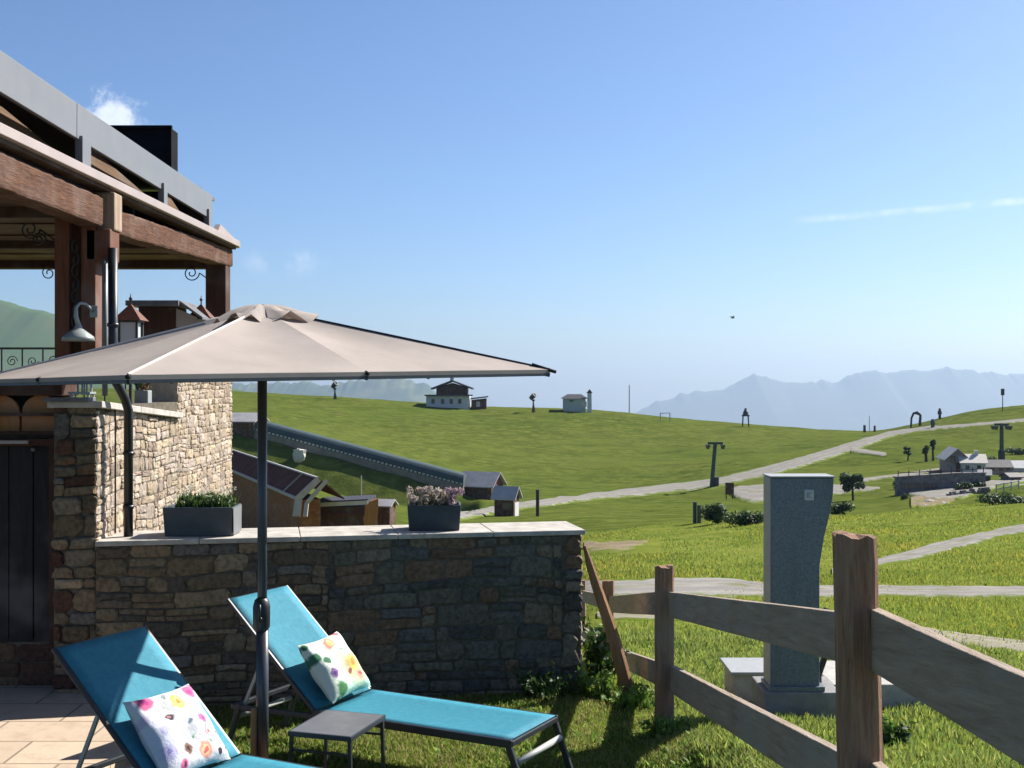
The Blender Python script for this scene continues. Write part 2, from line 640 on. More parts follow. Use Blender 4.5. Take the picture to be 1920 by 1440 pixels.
def hz(x, y):
    """height of the built ground at (x, y)"""
    x = np.asarray(x, float); y_ = np.asarray(y, float)
    i = np.clip(np.searchsorted(Ys, y_, side='right') - 1, 0, len(Ys) - 2)
    t = (y_ - Ys[i]) / (Ys[i + 1] - Ys[i])
    s = x / G(Ys[i] * (1 - t) + Ys[i + 1] * t)
    c = (s - Ss[0]) / (Ss[1] - Ss[0])
    j = np.clip(np.floor(c).astype(int), 0, NS - 2)
    q = np.clip(c - j, 0, 1)
    return (ZZ[i, j] * (1 - q) + ZZ[i, j + 1] * q) * (1 - t) + (ZZ[i + 1, j] * (1 - q) + ZZ[i + 1, j + 1] * q) * t
def ground(x, y):
    return float(hz(x, y))
def hit(u, v, y0=9.7, y1=400.0):
    """first point of the ground seen in the direction of pixel (u, v)"""
    y = y0
    k = (u - 960) / F
    py, pv = y0, None
    while y < y1:
        vv = 720 + F * (EYE - ground(k * y, y)) / y
        if vv <= v:
            if pv is not None:
                t = (pv - v) / (pv - vv)
                y = py + (y - py) * t
            return Vector((k * y, y, ground(k * y, y)))
        py, pv = y, vv
        y *= 1.004
    y = 312.0
    return Vector((k * y, y, ground(k * y, y)))

nr = len(Ys)
vid = np.arange(nr * NS).reshape(nr, NS)
quads = np.stack([vid[:-1, :-1], vid[:-1, 1:], vid[1:, 1:], vid[1:, :-1]], -1).reshape(-1, 4)
def fast_mesh(name, co, faces, mat, cols=None, smooth=True, kind=None):
    me = bpy.data.meshes.new(name)
    nf, k = faces.shape
    me.vertices.add(len(co))
    me.vertices.foreach_set('co', np.ascontiguousarray(co, dtype=np.float32).ravel())
    me.loops.add(nf * k)
    me.loops.foreach_set('vertex_index', np.ascontiguousarray(faces, dtype=np.int32).ravel())
    me.polygons.add(nf)
    me.polygons.foreach_set('loop_start', np.arange(0, nf * k, k, dtype=np.int32))
    me.polygons.foreach_set('loop_total', np.full(nf, k, dtype=np.int32))
    if smooth:
        me.polygons.foreach_set('use_smooth', np.ones(nf, dtype=bool))
    me.update(calc_edges=True)
    if cols is not None:
        a = me.color_attributes.new('col', 'FLOAT_COLOR', 'POINT')
        cc = np.ones((len(co), 4), np.float32)
        cc[:, :3] = cols
        a.data.foreach_set('color', cc.ravel())
    me.materials.append(mat)
    o = bpy.data.objects.new(name, me)
    COL.objects.link(o)
    if kind:
        o['kind'] = kind
    return o

# ground colours: real differences between the mown lawn, the flowering meadow and the grazed hill
m = Mat('meadow_ground', 1.0, 0.0)
g = m.n('ShaderNodeNewGeometry')
sp = m.n('ShaderNodeSeparateXYZ')
m.link(g.outputs['Position'], sp.inputs[0])
n1 = m.noise(m.pos((.5, .5, .5)), 1.0, 6, .65)
n2 = m.noise(m.pos((.045, .045, .045)), 1.0, 6, .6, .6)
n3 = m.noise(m.pos((4, 4, 4)), 1.0, 6, .7)
n4 = m.noise(m.pos((.16, .5, .3)), 1.0, 5, .7, 1.0)
lawn = m.ramp(n3, [(.3, (.035, .05, .01)), (.55, (.09, .12, .02)), (.75, (.16, .18, .035))])
mead = m.ramp(n1, [(.28, (.078, .105, .02)), (.5, (.135, .16, .03)), (.72, (.195, .205, .046))])
hill = m.ramp(n1, [(.3, (.04, .058, .013)), (.5, (.083, .106, .021)), (.7, (.135, .155, .034))])
hill = m.mix(m.smooth(n2, .42, .66), hill, (.085, .112, .022))
hill = m.mix(m.smooth(n4, .5, .7), hill, (.04, .058, .016))
hill = m.mix(m.smooth(m.noise(m.pos((.5, 1.2, .8)), 1.0, 6, .75), .56, .72), hill, (.13, .15, .034))
zt = m.math('ADD', m.math('MULTIPLY', sp.outputs['Z'], 5.5), m.math('MULTIPLY', n2, 26))
bare = m.smooth(m.noise(m.pos((.11, .2, .2)), 1.0, 6, .72, .5), .62, .7)
hill = m.mix(m.math('MULTIPLY', bare, .55), hill, (.15, .125, .06))
hill = m.mix(m.math('MULTIPLY', m.smooth(m.noise(m.pos((.02, .03, .03)), 1.0, 3, .6), .4, .62), .35), hill, (.11, .125, .03))
terr = m.math('SINE', zt)
hill = m.mix(m.math('MULTIPLY', m.smooth(terr, .35, 1.0), .3), hill, (.042, .064, .012))
hill = m.mix(m.math('MULTIPLY', m.smooth(m.noise(m.pos((1.1, 1.1, 1.1)), 1.0, 4, .8), .55, .68), .55), hill, (.034, .055, .01))
nd = m.math('ADD', sp.outputs['Y'], m.math('MULTIPLY', m.math('SUBTRACT', n2, .5), 26))
c = m.mix(m.smooth(nd, 68, 84), mead, hill)
c = m.mix(m.smooth(m.noise(m.pos((.09, .2, .1)), 1.0, 5, .65, .8), .56, .7), c, m.mix(.6, c, (.05, .08, .014)))
c = m.mix(m.smooth(m.noise(m.pos((.25, .25, .25)), 1.0, 5, .7), .62, .78), c, m.mix(.45, c, (.19, .15, .07)))
c = m.mix(m.smooth(sp.outputs['Y'], 8.6, 10.5), lawn, c)
m.color(c)
m.bump(m.math('ADD', n3, m.math('MULTIPLY', n1, 2.0)), .55, .09)
M['ground'] = m.m
gnd = fast_mesh('meadow', np.stack([XX, YY, ZZ], -1).reshape(-1, 3), quads, M['ground'], kind='structure')

# ------------------------------------------------------------------ roads, paths
def gravel(name, c, tone=.3, grassy=0.0):
    m = Mat(name, 1.0, 0.0)
    a = m.noise(m.pos((1, 1, 1)), .8, 6, .7)
    sp = m.n('ShaderNodeSeparateColor')
    m.link(m.attr(), sp.inputs[0])
    t_ = sp.outputs[0]
    b_ = m.noise(m.pos((1, 1, 1)), 14, 5, .7)
    col = m.ramp(a, [(.3, tuple(x * (1 - tone) for x in c)), (.7, c)])
    col = m.mix(m.smooth(b_, .5, .75), col, tuple(x * .6 for x in c))
    if grassy:
        col = m.mix(m.smooth(m.noise(m.pos((.6, .6, .6)), 1.0, 5, .7), .62 - grassy, .72 - grassy * .5), col, (.13, .16, .04))
    rut = m.math('ABSOLUTE', m.math('SUBTRACT', m.math('ABSOLUTE', m.math('SUBTRACT', t_, .5)), .2))
    wn_ = m.math('SUBTRACT', m.noise(m.pos((.8, .8, .8)), 1.0, 7, .8), .5)
    col = m.mix(m.math('MULTIPLY', m.smooth(m.math('ADD', rut, m.math('MULTIPLY', wn_, .12)), .14, .02), .6), col, tuple(x * .62 for x in c))
    mid = m.smooth(m.math('ADD', m.math('ABSOLUTE', m.math('SUBTRACT', t_, .5)), m.math('MULTIPLY', wn_, .5)), .1, -.08)
    col = m.mix(m.math('MULTIPLY', mid, .75), col, (.13, .145, .04))
    ed = m.math('ADD', m.math('SUBTRACT', .5, m.math('ABSOLUTE', m.math('SUBTRACT', t_, .5))), m.math('MULTIPLY', wn_, .7))
    col = m.mix(m.smooth(ed, .17, .02), col, (.105, .14, .022))
    m.color(col)
    m.bump(b_, .5, .03)
    return m.m
M['gravel'] = gravel('pale_gravel', (.3, .285, .262))
M['gravel_grassy'] = gravel('grassy_gravel', (.34, .31, .25), .3, .14)
M['dirt'] = gravel('bare_dirt', (.27, .215, .15), .3, .1)

def road(name, pts, lift, mat, nsub=9, wob=0.0):
    """pts: (u, v_far_edge, v_near_edge) read off the picture, dropped onto the ground"""
    us = [p[0] for p in pts]
    co, fs, tt = [], [], []
    uu = np.linspace(us[0], us[-1], nsub * (len(pts) - 1) + 1)
    K = 9
    for u in uu:
        vt = np.interp(u, us, [p[1] for p in pts]) + wob * float(fbm(np.array(u / 23.), np.array(1.3), 3))
        vb = np.interp(u, us, [p[2] for p in pts]) + wob * float(fbm(np.array(u / 19.), np.array(7.3), 3))
        a, b = hit(u, vt), hit(u, vb)
        for k in range(K):
            p = a.lerp(b, k / (K - 1))
            co.append((p.x, p.y, ground(p.x, p.y) + lift * (1.0 if 0 < k < K - 1 else .05)))
            tt.append((k / (K - 1), 0, 0))
    n = len(uu)
    for i in range(n - 1):
        for k in range(K - 1):
            fs.append((i * K + k, (i + 1) * K + k, (i + 1) * K + k + 1, i * K + k + 1))
    o = fast_mesh(name, np.array(co), np.array(fs), mat, np.array(tt), kind='structure')
    return o
road('gravel_path', [(1060, 1090, 1122), (1160, 1087, 1124), (1300, 1082, 1122), (1350, 1082, 1121), (1400, 1089, 1119), (1500, 1097, 1120), (1700, 1098, 1121), (1960, 1100, 1121)], .035, M['gravel'], wob=3)
road('dirt_track', [(1120, 1149, 1162), (1300, 1152, 1166), (1450, 1157, 1170), (1600, 1166, 1181), (1740, 1180, 1200), (1850, 1192, 1219), (1960, 1208, 1236)], .03, M['gravel_grassy'], wob=4)
road('gravel_track', [(1560, 1066, 1078), (1640, 1052, 1066), (1700, 1034, 1056), (1760, 1016, 1041), (1830, 1000, 1021), (1890, 988, 1005), (1960, 978, 994)], .05, M['gravel'], wob=3)
road('dirt_patch', [(1095, 1018, 1040), (1140, 1013, 1040), (1180, 1013, 1032), (1215, 1014, 1020)], .05, M['dirt'], wob=5)
road('hill_road', [(860, 962, 978), (930, 951, 965), (1000, 940, 953), (1100, 927, 941), (1200, 914, 931), (1340, 897, 917), (1440, 872, 893), (1500, 858, 878), (1560, 839, 860), (1620, 822, 840), (1680, 807, 819), (1715, 803, 812), (1760, 799, 807), (1830, 794, 800), (1940, 784, 790)], .22, M['gravel'], wob=2)
road('branch_road', [(1596, 840, 850), (1630, 846, 854), (1662, 851, 858)], .3, M['gravel'])
road('upper_lane', [(1610, 901, 906), (1680, 892, 898), (1730, 885, 892), (1785, 877, 884)], .3, M['gravel'])
road('gravel_yard', [(1690, 914, 926), (1740, 917, 940), (1790, 916, 938), (1850, 904, 925), (1890, 893, 912), (1950, 878, 900)], .25, M['gravel'], wob=6)
road('earth_bank', [(1708, 930, 952), (1730, 930, 954), (1760, 936, 950), (1790, 936, 944)], .2, M['dirt'], wob=5)
road('gravel_lot', [(1366, 921, 926), (1385, 912, 940), (1420, 908, 946), (1470, 905, 940), (1560, 908, 930), (1650, 918, 922)], .25, M['gravel'], wob=4)

# patio: rectangular beige slabs with open joints
m = Mat('patio_slab', .85, .2)
br = m.n('ShaderNodeTexBrick')
mp = m.coords('Object', (1, 1, 1))
m.link(mp, br.inputs['Vector'])
br.inputs['Scale'].default_value = 1.0
br.inputs['Brick Width'].default_value = .62
br.inputs['Row Height'].default_value = .42
br.inputs['Mortar Size'].default_value = .008
br.inputs['Color1'].default_value = (.5, .395, .3, 1)
br.inputs['Color2'].default_value = (.43, .34, .26, 1)
br.inputs['Mortar'].default_value = (.2, .16, .12, 1)
nn = m.noise(m.pos(), 7, 6, .7)
m.color(m.mix(m.smooth(nn, .45, .75), br.outputs['Color'], (.36, .28, .21)))
m.bump(m.math('SUBTRACT', nn, m.math('MULTIPLY', br.outputs['Fac'], 2)), .4, .01)
mb = MB()
mb.box((-4.2, 5.6, .02), (4.0, 5.75, .2))
pat = mb.build('patio', m.m, kind='structure', bevel=.008)

# ------------------------------------------------------------------ far mountains
def mountain(name, ridge, Y, depth, low, mat, seed, rough, nx=420, nt=46, jagk=1.0):
    us = np.linspace(ridge[0][0], ridge[-1][0], nx)
    vs = np.interp(us, [p[0] for p in ridge], [p[1] for p in ridge])
    co = np.zeros((nt, nx, 3))
    g_ = VN(seed)
    def fb(x, y):
        s, a = 0, 1.0
        for k in range(5):
            s = s + a * (0.5 - np.abs(g_(x * 2 ** k + 3 * k, y * 2 ** k)) * 2)
            a *= .5
        return s
    jag = fb(us / 34.0, us * 0 + .5) * rough * jagk
    for i in range(nt):
        t = i / (nt - 1) * 2 - 0.5          # -0.5 .. 1.5 : behind the ridge to its foot
        yy = Y - depth * t
        x = (us - 960) / F * Y * (1 + 0 * t)
        zr = EYE - (vs - 720) / F * Y + jag - jag.mean()
        k = abs(t)
        zs_ = zr - (jag - jag.mean()) * min(1.0, k * 5)
        z = zs_ + (low - zs_) * np.minimum(k ** .85, 1.0) * (1.0 if t > 0 else 1.2)
        z = z + fb(x / (rough * 9), np.full(nx, yy / (rough * 9))) * rough * .14 * min(1, k * 3)
        co[i, :, 0] = x
        co[i, :, 1] = yy
        co[i, :, 2] = z
    vid_ = np.arange(nt * nx).reshape(nt, nx)
    q = np.stack([vid_[:-1, :-1], vid_[1:, :-1], vid_[1:, 1:], vid_[:-1, 1:]], -1).reshape(-1, 4)
    return fast_mesh(name, co.reshape(-1, 3), q, mat, kind='structure')
def rockmat(name, green, rock, k):
    m = Mat(name, .95, .05)
    g = m.n('ShaderNodeNewGeometry')
    sp = m.n('ShaderNodeSeparateXYZ')
    m.link(g.outputs['Normal'], sp.inputs[0])
    n = m.noise(m.pos((k, k, k)), 1.0, 7, .65)
    m.color(m.mix(m.smooth(m.math('ADD', n, m.math('MULTIPLY', sp.outputs['Z'], -.3)), .1, .5), green, rock))
    return m.m
mountain('blue_mountains', [(1000, 800), (1150, 778), (1185, 772), (1230, 749), (1290, 734), (1340, 728), (1380, 715), (1400, 706), (1415, 700), (1430, 704), (1460, 712), (1500, 713), (1560, 712), (1590, 705), (1620, 694), (1645, 690), (1660, 697), (1690, 689), (1720, 690), (1750, 692), (1770, 687), (1800, 685), (1820, 687), (1840, 693), (1870, 699), (1920, 698), (2100, 690), (2400, 705), (2700, 740)],
         15000, 2400, -780, rockmat('far_rock', (.07, .09, .07), (.1, .1, .09), .0035), 5, 62)
mountain('wooded_mountains', [(-150, 690), (150, 700), (300, 706), (440, 712), (520, 713), (600, 716), (680, 711), (740, 708), (775, 709), (800, 717), (825, 736), (850, 752), (880, 775), (960, 800)],
         8000, 1700, -420, rockmat('far_wood', (.03, .06, .025), (.14, .15, .06), .004), 8, 48)
mountain('green_mountain', [(-900, 560), (-500, 552), (-200, 546), (-60, 547), (0, 553), (30, 563), (60, 572), (80, 574), (105, 583), (160, 606), (230, 640), (330, 690), (430, 722), (520, 750)],
         3500, 1100, -230, rockmat('alp_slope', (.045, .085, .02), (.075, .1, .035), .006), 21, 24, jagk=.15)

# ------------------------------------------------------------------ haze
hm = bpy.data.materials.new('alpine_haze')
hm.use_nodes = True
ht = hm.node_tree
ht.nodes.clear()
ho = ht.nodes.new('ShaderNodeOutputMaterial')
hv = ht.nodes.new('ShaderNodeVolumePrincipled')
hv.inputs['Color'].default_value = (.45, .585, .765, 1)
hv.inputs['Density'].default_value = 8e-5
hv.inputs['Anisotropy'].default_value = 0.3
ht.links.new(hv.outputs[0], ho.inputs['Volume'])
mb = MB()
mb.box((0, 8490, -320), (26000, 17060, 1240))
hb = mb.build('haze', hm, kind='stuff')
# ------------------------------------------------------------------ masonry
def stones(mb, O, A, N, W, H, rnd, rowh=(.045, .13), roww=(.08, .32), cols=None, top=None, proud=(.006, .021), gap=.007, z0=0.0, warp=.07):
    """irregular rubble: every stone a rounded block standing proud of the mortar; O lower left corner"""
    O, A, N = Vector(O), Vector(A).normalized(), Vector(N).normalized()
    U = Vector((0, 0, 1))
    z = z0
    seed = rnd.uniform(0, 50)
    while z < H - .02:
        h = rnd.uniform(*rowh)
        if z + h > H - .05:
            h = H - z
        x = -rnd.uniform(0, .1)
        while x < W:
            ww = rnd.uniform(*roww) * (1.25 if h > sum(rowh) / 2 else .9)
            x1 = min(x + ww, W)
            if W - x1 < roww[0] * .6:
                x1 = W
            xs = max(x, 0)
            pieces = [(xs, x1, z, z + h)]
            if h > rowh[1] * .72 and rnd.random() < .45:
                k = z + h * rnd.uniform(.35, .65)
                pieces = [(xs, x1, z, k), (xs, x1, k, z + h)]
            for (a, b, c, e) in pieces:
                if top is not None:
                    e2 = min(e, top((a + b) / 2))
                    if e2 - c < .03:
                        continue
                    e = e2
                gp = gap / 2 * rnd.uniform(.5, 1.8)
                a_, b_, c_, e_ = a + gp, b - gp, c + gp, e - gp
                if b_ - a_ < .02 or e_ - c_ < .015:
                    continue
                mn = min(b_ - a_, e_ - c_)
                rs_ = [mn * rnd.uniform(.06, .34) for _ in range(4)]
                j = lambda: rnd.uniform(-.09, .09) * mn
                wob = lambda p, q: (p + warp * float(vn(np.array(p * 2.6 + seed), np.array(q * 3.1))) * (0 if p <= .005 or p >= W - .005 else 1), q + warp * float(vn(np.array(p * 2.2), np.array(q * 2.9 + seed))) * (0 if q <= z0 + .005 or q >= H - .005 else 1))
                mx, mz = (a_ + b_) / 2, (c_ + e_) / 2
                pl = [(a_ + rs_[0], c_ + j() * .5), (mx + j(), c_ + j()), (b_ - rs_[1], c_ + j() * .5), (b_ + j() * .4, c_ + rs_[1]), (b_ + j(), mz + j()), (b_ + j() * .4, e_ - rs_[2]),
                      (b_ - rs_[2], e_ + j() * .5), (mx + j(), e_ + j()), (a_ + rs_[3], e_ + j() * .5), (a_ + j() * .4, e_ - rs_[3]), (a_ + j(), mz + j()), (a_ + j() * .4, c_ + rs_[0])]
                pl = [wob(p, q) for p, q in pl]
                np_ = len(pl)
                pr = rnd.uniform(*proud)
                cx = sum(p for p, q in pl) / np_
                cz = sum(q for p, q in pl) / np_
                tx, tz = rnd.uniform(-.12, .12), rnd.uniform(-.12, .12)
                col = rnd.choice(cols)
                k = rnd.uniform(.76, 1.22)
                mb.color = tuple(q * k for q in col)
                vs = [O + A * p + U * q - N * .01 for p, q in pl]
                vs += [O + A * p + U * q + N * (pr * rnd.uniform(.35, .7)) for p, q in pl]
                ins = min(.011, mn * .16)
                for p, q in pl:
                    l_ = math.hypot(p - cx, q - cz) + 1e-6
                    f_ = max(.5, 1 - ins * rnd.uniform(.7, 1.5) / l_)
                    vs.append(O + A * (cx + (p - cx) * f_) + U * (cz + (q - cz) * f_) + N * (pr + (p - cx) * tx * .3 + (q - cz) * tz * .4 + rnd.uniform(-.003, .003)))
                vs.append(O + A * cx + U * cz + N * (pr + rnd.uniform(-.002, .006)))
                fs = []
                for i in range(np_):
                    n_ = (i + 1) % np_
                    fs.append((i, n_, np_ + n_, np_ + i))
                    fs.append((np_ + i, np_ + n_, 2 * np_ + n_, 2 * np_ + i))
                    fs.append((2 * np_ + i, 2 * np_ + n_, 3 * np_))
                mb.add(vs, fs)
            x = x1
        z += h
    mb.color = (1, 1, 1)
    return mb
ST_DARK = [(0.225, 0.173, 0.112), (0.180, 0.143, 0.102), (0.255, 0.188, 0.120), (0.135, 0.117, 0.093), (0.225, 0.165, 0.105), (0.300, 0.232, 0.150), (0.180, 0.165, 0.143), (0.255, 0.210, 0.150)]
ST_GREY = [(0.150, 0.138, 0.112), (0.188, 0.165, 0.123), (0.128, 0.128, 0.112), (0.225, 0.188, 0.135), (0.195, 0.135, 0.090), (0.120, 0.120, 0.112), (0.165, 0.158, 0.120)]
ST_RED = [(.12, .065, .045), (.16, .1, .06), (.1, .052, .04), (.17, .13, .085), (.13, .1, .068), (.15, .12, .085)]
ST_LIT = [(.45, .365, .275), (.41, .325, .245), (.49, .41, .32), (.37, .285, .21), (.45, .375, .31), (.46, .37, .26), (.34, .27, .215), (.48, .395, .33)]  # paler stones for sun-facing walls, sunlight put into the colour

# ---- garden wall
rnd = random.Random(5)
WA = Vector((3.3, .65, 0)).normalized()
WN = Vector((WA.y, -WA.x, 0))
W0, W1 = Vector((-2.8, 8.25, 0)), Vector((.5, 8.9, 0))
WL = (W1 - W0).length
CZ = 1.145
t = thing('garden_wall', 'low rubble stone garden wall under a pale stone coping', 'wall', (-1.15, 8.8, 0))
WB = -WN            # towards the back
core = MB()
core.prism([W0 + Vector((0, 0, -.9)), W1 + Vector((0, 0, -.9)), W1 + WB * .5 + Vector((0, 0, -.9)), W0 + WB * .5 + Vector((0, 0, -.9))], (0, 0, CZ + .9 - .035))
core.build('masonry_core', M['mortar'], t)
sf = MB()
class GC(list):
    pass
def wallcols(a):
    return ST_DARK if a < .45 else ST_GREY
# left part warmer, right part greyer
half = WL * .46
stones(sf, W0 + Vector((0, 0, -.06)), WA, WN, half, CZ - .035 + .06, rnd, cols=ST_DARK)
stones(sf, W0 + WA * half + Vector((0, 0, -.06)), WA, WN, WL - half - .14, CZ - .035 + .06, rnd, cols=ST_GREY, rowh=(.06, .15))
stones(sf, W1 - WA * .14 + Vector((0, 0, -.06)), WA, WN, .14, CZ - .035 + .06, rnd, cols=ST_GREY, rowh=(.12, .25), roww=(.14, .15), proud=(.02, .035))
stones(sf, W1 + Vector((0, 0, -.5)), WB, WA, .5, CZ - .035 + .5, rnd, cols=ST_LIT, rowh=(.08, .2), roww=(.15, .3))  # end face takes the lit palette, so its sunlight is partly painted
sf.build('stone_facing', M['stone'], t)
cp = MB()
n = 5
for k in range(n):
    a = W0 + WA * (WL + .03) * (k / n) + (WA * -.0)
    b = W0 + WA * ((WL + .03) * ((k + 1) / n) - .004)
    z = Vector((0, 0, CZ - .035))
    cp.prism([a + WN * .035 + z, b + WN * .035 + z, b + WB * .55 + z, a + WB * .55 + z], (0, 0, .035))
cp.build('stone_coping', M['coping'], t, bevel=.006)

# ------------------------------------------------------------------ chalet building at the left
FXX = -2.8
def FP(u, v, x=FXX):
    Y = F * x / (u - 960)
    return Vector((x, Y, EYE - (v - 720) / F * Y))
bl = thing('mountain_chalet', 'stone and dark timber chalet with a hewn beam and pale metal roof edge', 'building', (-4.4, 9.5, 0.1))
PF = 8.25           # front of the corner pillar
LEDGE0 = 2.085
# stone pillar and lit side wall
pc = MB()
pc.box(((-3.09 + FXX) / 2 + .001, (PF + 10.27) / 2 + .01, 1.0), (.287, 10.27 - PF - .02, 2.1))
pc.build('corner_masonry', M['mortar'], bl)
rnd = random.Random(9)
ps = MB()
stones(ps, (-3.085, PF + .01, .06), (1, 0, 0), (0, -1, 0), .285, LEDGE0 - .08, rnd, cols=ST_RED + ST_DARK, rowh=(.05, .17), roww=(.08, .26), proud=(.008, .026), warp=.05)
ps.build('corner_facing', M['stone'], bl)
ledge = lambda a: (LEDGE0 - .05 - a * .062)
sw = MB()
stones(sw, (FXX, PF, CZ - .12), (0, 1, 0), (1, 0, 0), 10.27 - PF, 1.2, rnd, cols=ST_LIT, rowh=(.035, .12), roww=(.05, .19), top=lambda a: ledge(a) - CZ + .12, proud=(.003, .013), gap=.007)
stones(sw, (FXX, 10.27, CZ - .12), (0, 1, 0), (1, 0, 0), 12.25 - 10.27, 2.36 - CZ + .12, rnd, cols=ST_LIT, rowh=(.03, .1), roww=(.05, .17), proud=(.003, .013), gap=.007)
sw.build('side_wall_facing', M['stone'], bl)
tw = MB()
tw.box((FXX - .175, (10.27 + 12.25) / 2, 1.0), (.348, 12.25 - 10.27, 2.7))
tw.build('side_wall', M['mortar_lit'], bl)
sl = MB()
for a, b in ((PF - .02, 9.1), (9.105, 10.26)):
    za, zb = ledge(a - PF) + .05, ledge(b - PF) + .05
    sl.prism([(-3.12, a, za - .045), (FXX + .05, a, za - .045), (FXX + .05, a, za), (-3.12, a, za)], (0, b - a, zb - za))
sl.build('wall_ledge', M['coping'], bl, bevel=.005)
cp = MB()
cp.box((-2.985, PF + .03, LEDGE0 + .01), (.30, .16, .03))
cp.build('pillar_cap', M['slate'], bl, bevel=.004)
# front wall with the cellar door
FY = 8.45
fw = MB()
fw.box((-4.6, FY + .2, .27), (3.05, .36, .34))
fw.box((-4.6, FY + .22, 1.2), (3.05, .3, 1.55))
fw.build('front_wall', M['mortar'], bl)
fs_ = MB()
stones(fs_, (-5.2, FY + .02, .1), (1, 0, 0), (0, -1, 0), 2.1, .32, rnd, cols=ST_RED, rowh=(.1, .2), roww=(.2, .5))
fs_.build('front_plinth', M['stone'], bl)
dr = MB()
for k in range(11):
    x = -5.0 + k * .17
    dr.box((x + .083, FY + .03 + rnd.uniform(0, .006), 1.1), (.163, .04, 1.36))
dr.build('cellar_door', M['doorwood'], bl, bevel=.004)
fr = MB()
fr.box((-3.135, FY + .0, 1.12), (.075, .1, 1.42))
fr.box((-4.0, FY - .0, 1.8), (1.8, .09, .05))
fr.build('door_frame', M['darkwood'], bl, bevel=.004)
lm = MB()
lm.box((-3.62, FY - .05, 1.802), (.62, .03, .022))
lm.build('door_lintel_strip', M['trim'], bl)
hn = MB()
hn.lathe((-3.29, FY - .005, 1.75), [(0, .03), (.012, .028), (.015, .015), (.008, 0)], 10, axis=(0, -1, 0))
hn.build('door_latch', M['greymetal'], bl, smooth=True)
# scalloped boards above the door
sb = MB()
for k in range(7):
    x0 = -5.1 + k * .285
    pts = [(x0, FY + .03, 1.86), (x0 + .27, FY + .03, 1.86), (x0 + .27, FY + .03, 2.0)]
    pts += [(x0 + .135 + .135 * math.cos(q), FY + .03, 2.0 + .125 * math.sin(q)) for q in [math.pi * i / 10 for i in range(1, 10)]]
    pts += [(x0, FY + .03, 2.0)]
    sb.prism(pts, (0, .03, 0))
sb.build('scalloped_boards', M['orange_bright'], bl, bevel=.003)
sr = MB()
sr.box((-4.1, FY + .01, 1.99), (2.1, .03, .022))
sr.box((-4.1, FY + .01, 1.86), (2.1, .04, .03))
sr.build('board_rail', M['darkwood'], bl)
db = MB()
db.box((-4.5, FY + .12, 2.205), (2.82, .3, .17))
db.build('floor_beam', M['darkwood'], bl, bevel=.01)
bb_ = MB()
bb_.box((-4.5, FY + .2, 2.0), (2.8, .04, .3))
bb_.build('dark_panel', M['doorwood'], bl)
tf = MB()
tf.box((-4.6, 10.3, 1.62), (3.0, 3.5, .12))
tf.build('terrace_floor', M['concrete'], bl)
# timber pillar and far post
tp = MB()
tp.box((-3.055, 8.42, 2.78), (.1, .2, 1.12))
tp.box((-2.875, 8.42, 2.78), (.1, .2, 1.12))
tp.build('terrace_pillar', M['redwood'], bl, bevel=.008)
tq = MB()
tq.box((-2.965, 8.45, 2.78), (.09, .14, 1.12))
tq.build('pillar_board', M['darkwood'], bl)
orn = MB()
for k in range(7):
    z = 2.62 + k * .085
    s = 1 if k % 2 else -1
    orn.tube([(-2.965 + s * .028 * math.sin(q) * (1 - q / 9), 8.325, z + .05 * math.cos(q) * (1 - q / 9)) for q in [i * .45 for i in range(14)]], .006, 6)
orn.build('iron_ornament', M['iron'], bl, smooth=True)
fp = MB()
fp.bar((-2.9, 12.1, 2.3), (-2.9, 12.1, 3.38), .2, .2, up=(0, 1, 0))
fp.build('far_post', M['darkwood'], bl, bevel=.01)
# hewn beams
rb = random.Random(3)
hb1 = MB()
hb1.bar((-2.86, 4.2, 3.36), (-2.86, 8.36, 3.37), .17, .2, seg=60, jit=.004, rnd=rb)
hb2 = MB()
hb2.bar((-2.87, 8.55, 3.34), (-2.87, 12.25, 3.46), .17, .18, seg=60, jit=.004, rnd=rb)
hb1.build('hewn_beam', M['hewn'], bl, bevel=.02)
hb2.build('hewn_beam', M['hewn'], bl, bevel=.02)
be = MB()
be.box((-2.79, 8.45, 3.38), (.16, .17, .26))
be.build('beam_head', M['beam_end'], bl, bevel=.012)
bk = MB()
bk.box((-2.81, 8.42, 3.145), (.17, .2, .22))
bk.build('bracket_block', M['redwood'], bl, bevel=.012)
# ceiling
cl_ = MB()
for k in range(22):
    cl_.box((-4.4, 4.4 + k * .36, 3.42 + (k % 2) * .012), (2.9, .355, .03))
cl_.build('ceiling_boards', M['soffitwood'], bl)
cb_ = MB()
for yb in (5.2, 6.6, 8.5, 10.4, 12.15):
    cb_ = MB()
    cb_.box((-4.45, yb, 3.39), (2.95, .16, .1))
    cb_.build('ceiling_beam', M['darkwood'], bl, bevel=.01)
# roof edge: trim, fascia, posts
tr = MB()
tr.bar((-2.73, 4.2, 3.54), (-2.73, 12.2, 3.592), .05, .06)
tr.build('edge_trim', M['trim'], bl, bevel=.004)
ut = MB()
ut.bar((-2.8, 4.2, 3.5), (-2.8, 12.2, 3.552), .11, .03)
ut.build('edge_drip', M['darkwood'], bl)
et = MB()
et.prism([(-2.77, 11.35, 3.62), (-2.77, 12.28, 3.56), (-2.77, 12.28, 3.6), (-2.77, 11.45, 3.69)], (.05, 0, 0))
et.build('end_flashing', M['trim'], bl)
fa = MB()
fa.bar((-2.8, 4.2, 3.94), (-2.8, 7.85, 3.888), .03, .226)
fa.bar((-2.8, 7.858, 3.888), (-2.8, 11.4, 3.838), .03, .226)
fa.build('metal_fascia', M['greymetal'], bl, bevel=.003)
for yb in (4.9, 7.98, 9.8, 11.25):
    q = MB()
    q.box((-2.79, yb, 3.68), (.05, .16 if yb < 8.5 else .1, .24))
    q.build('fascia_post', M['greymetal'], bl, bevel=.003)
rc = MB()
rc.box((-3.5, 7.8, 3.72), (.05, 7.0, .5))
rc.box((-3.35, 7.8, 4.0), (.95, 7.2, .03))
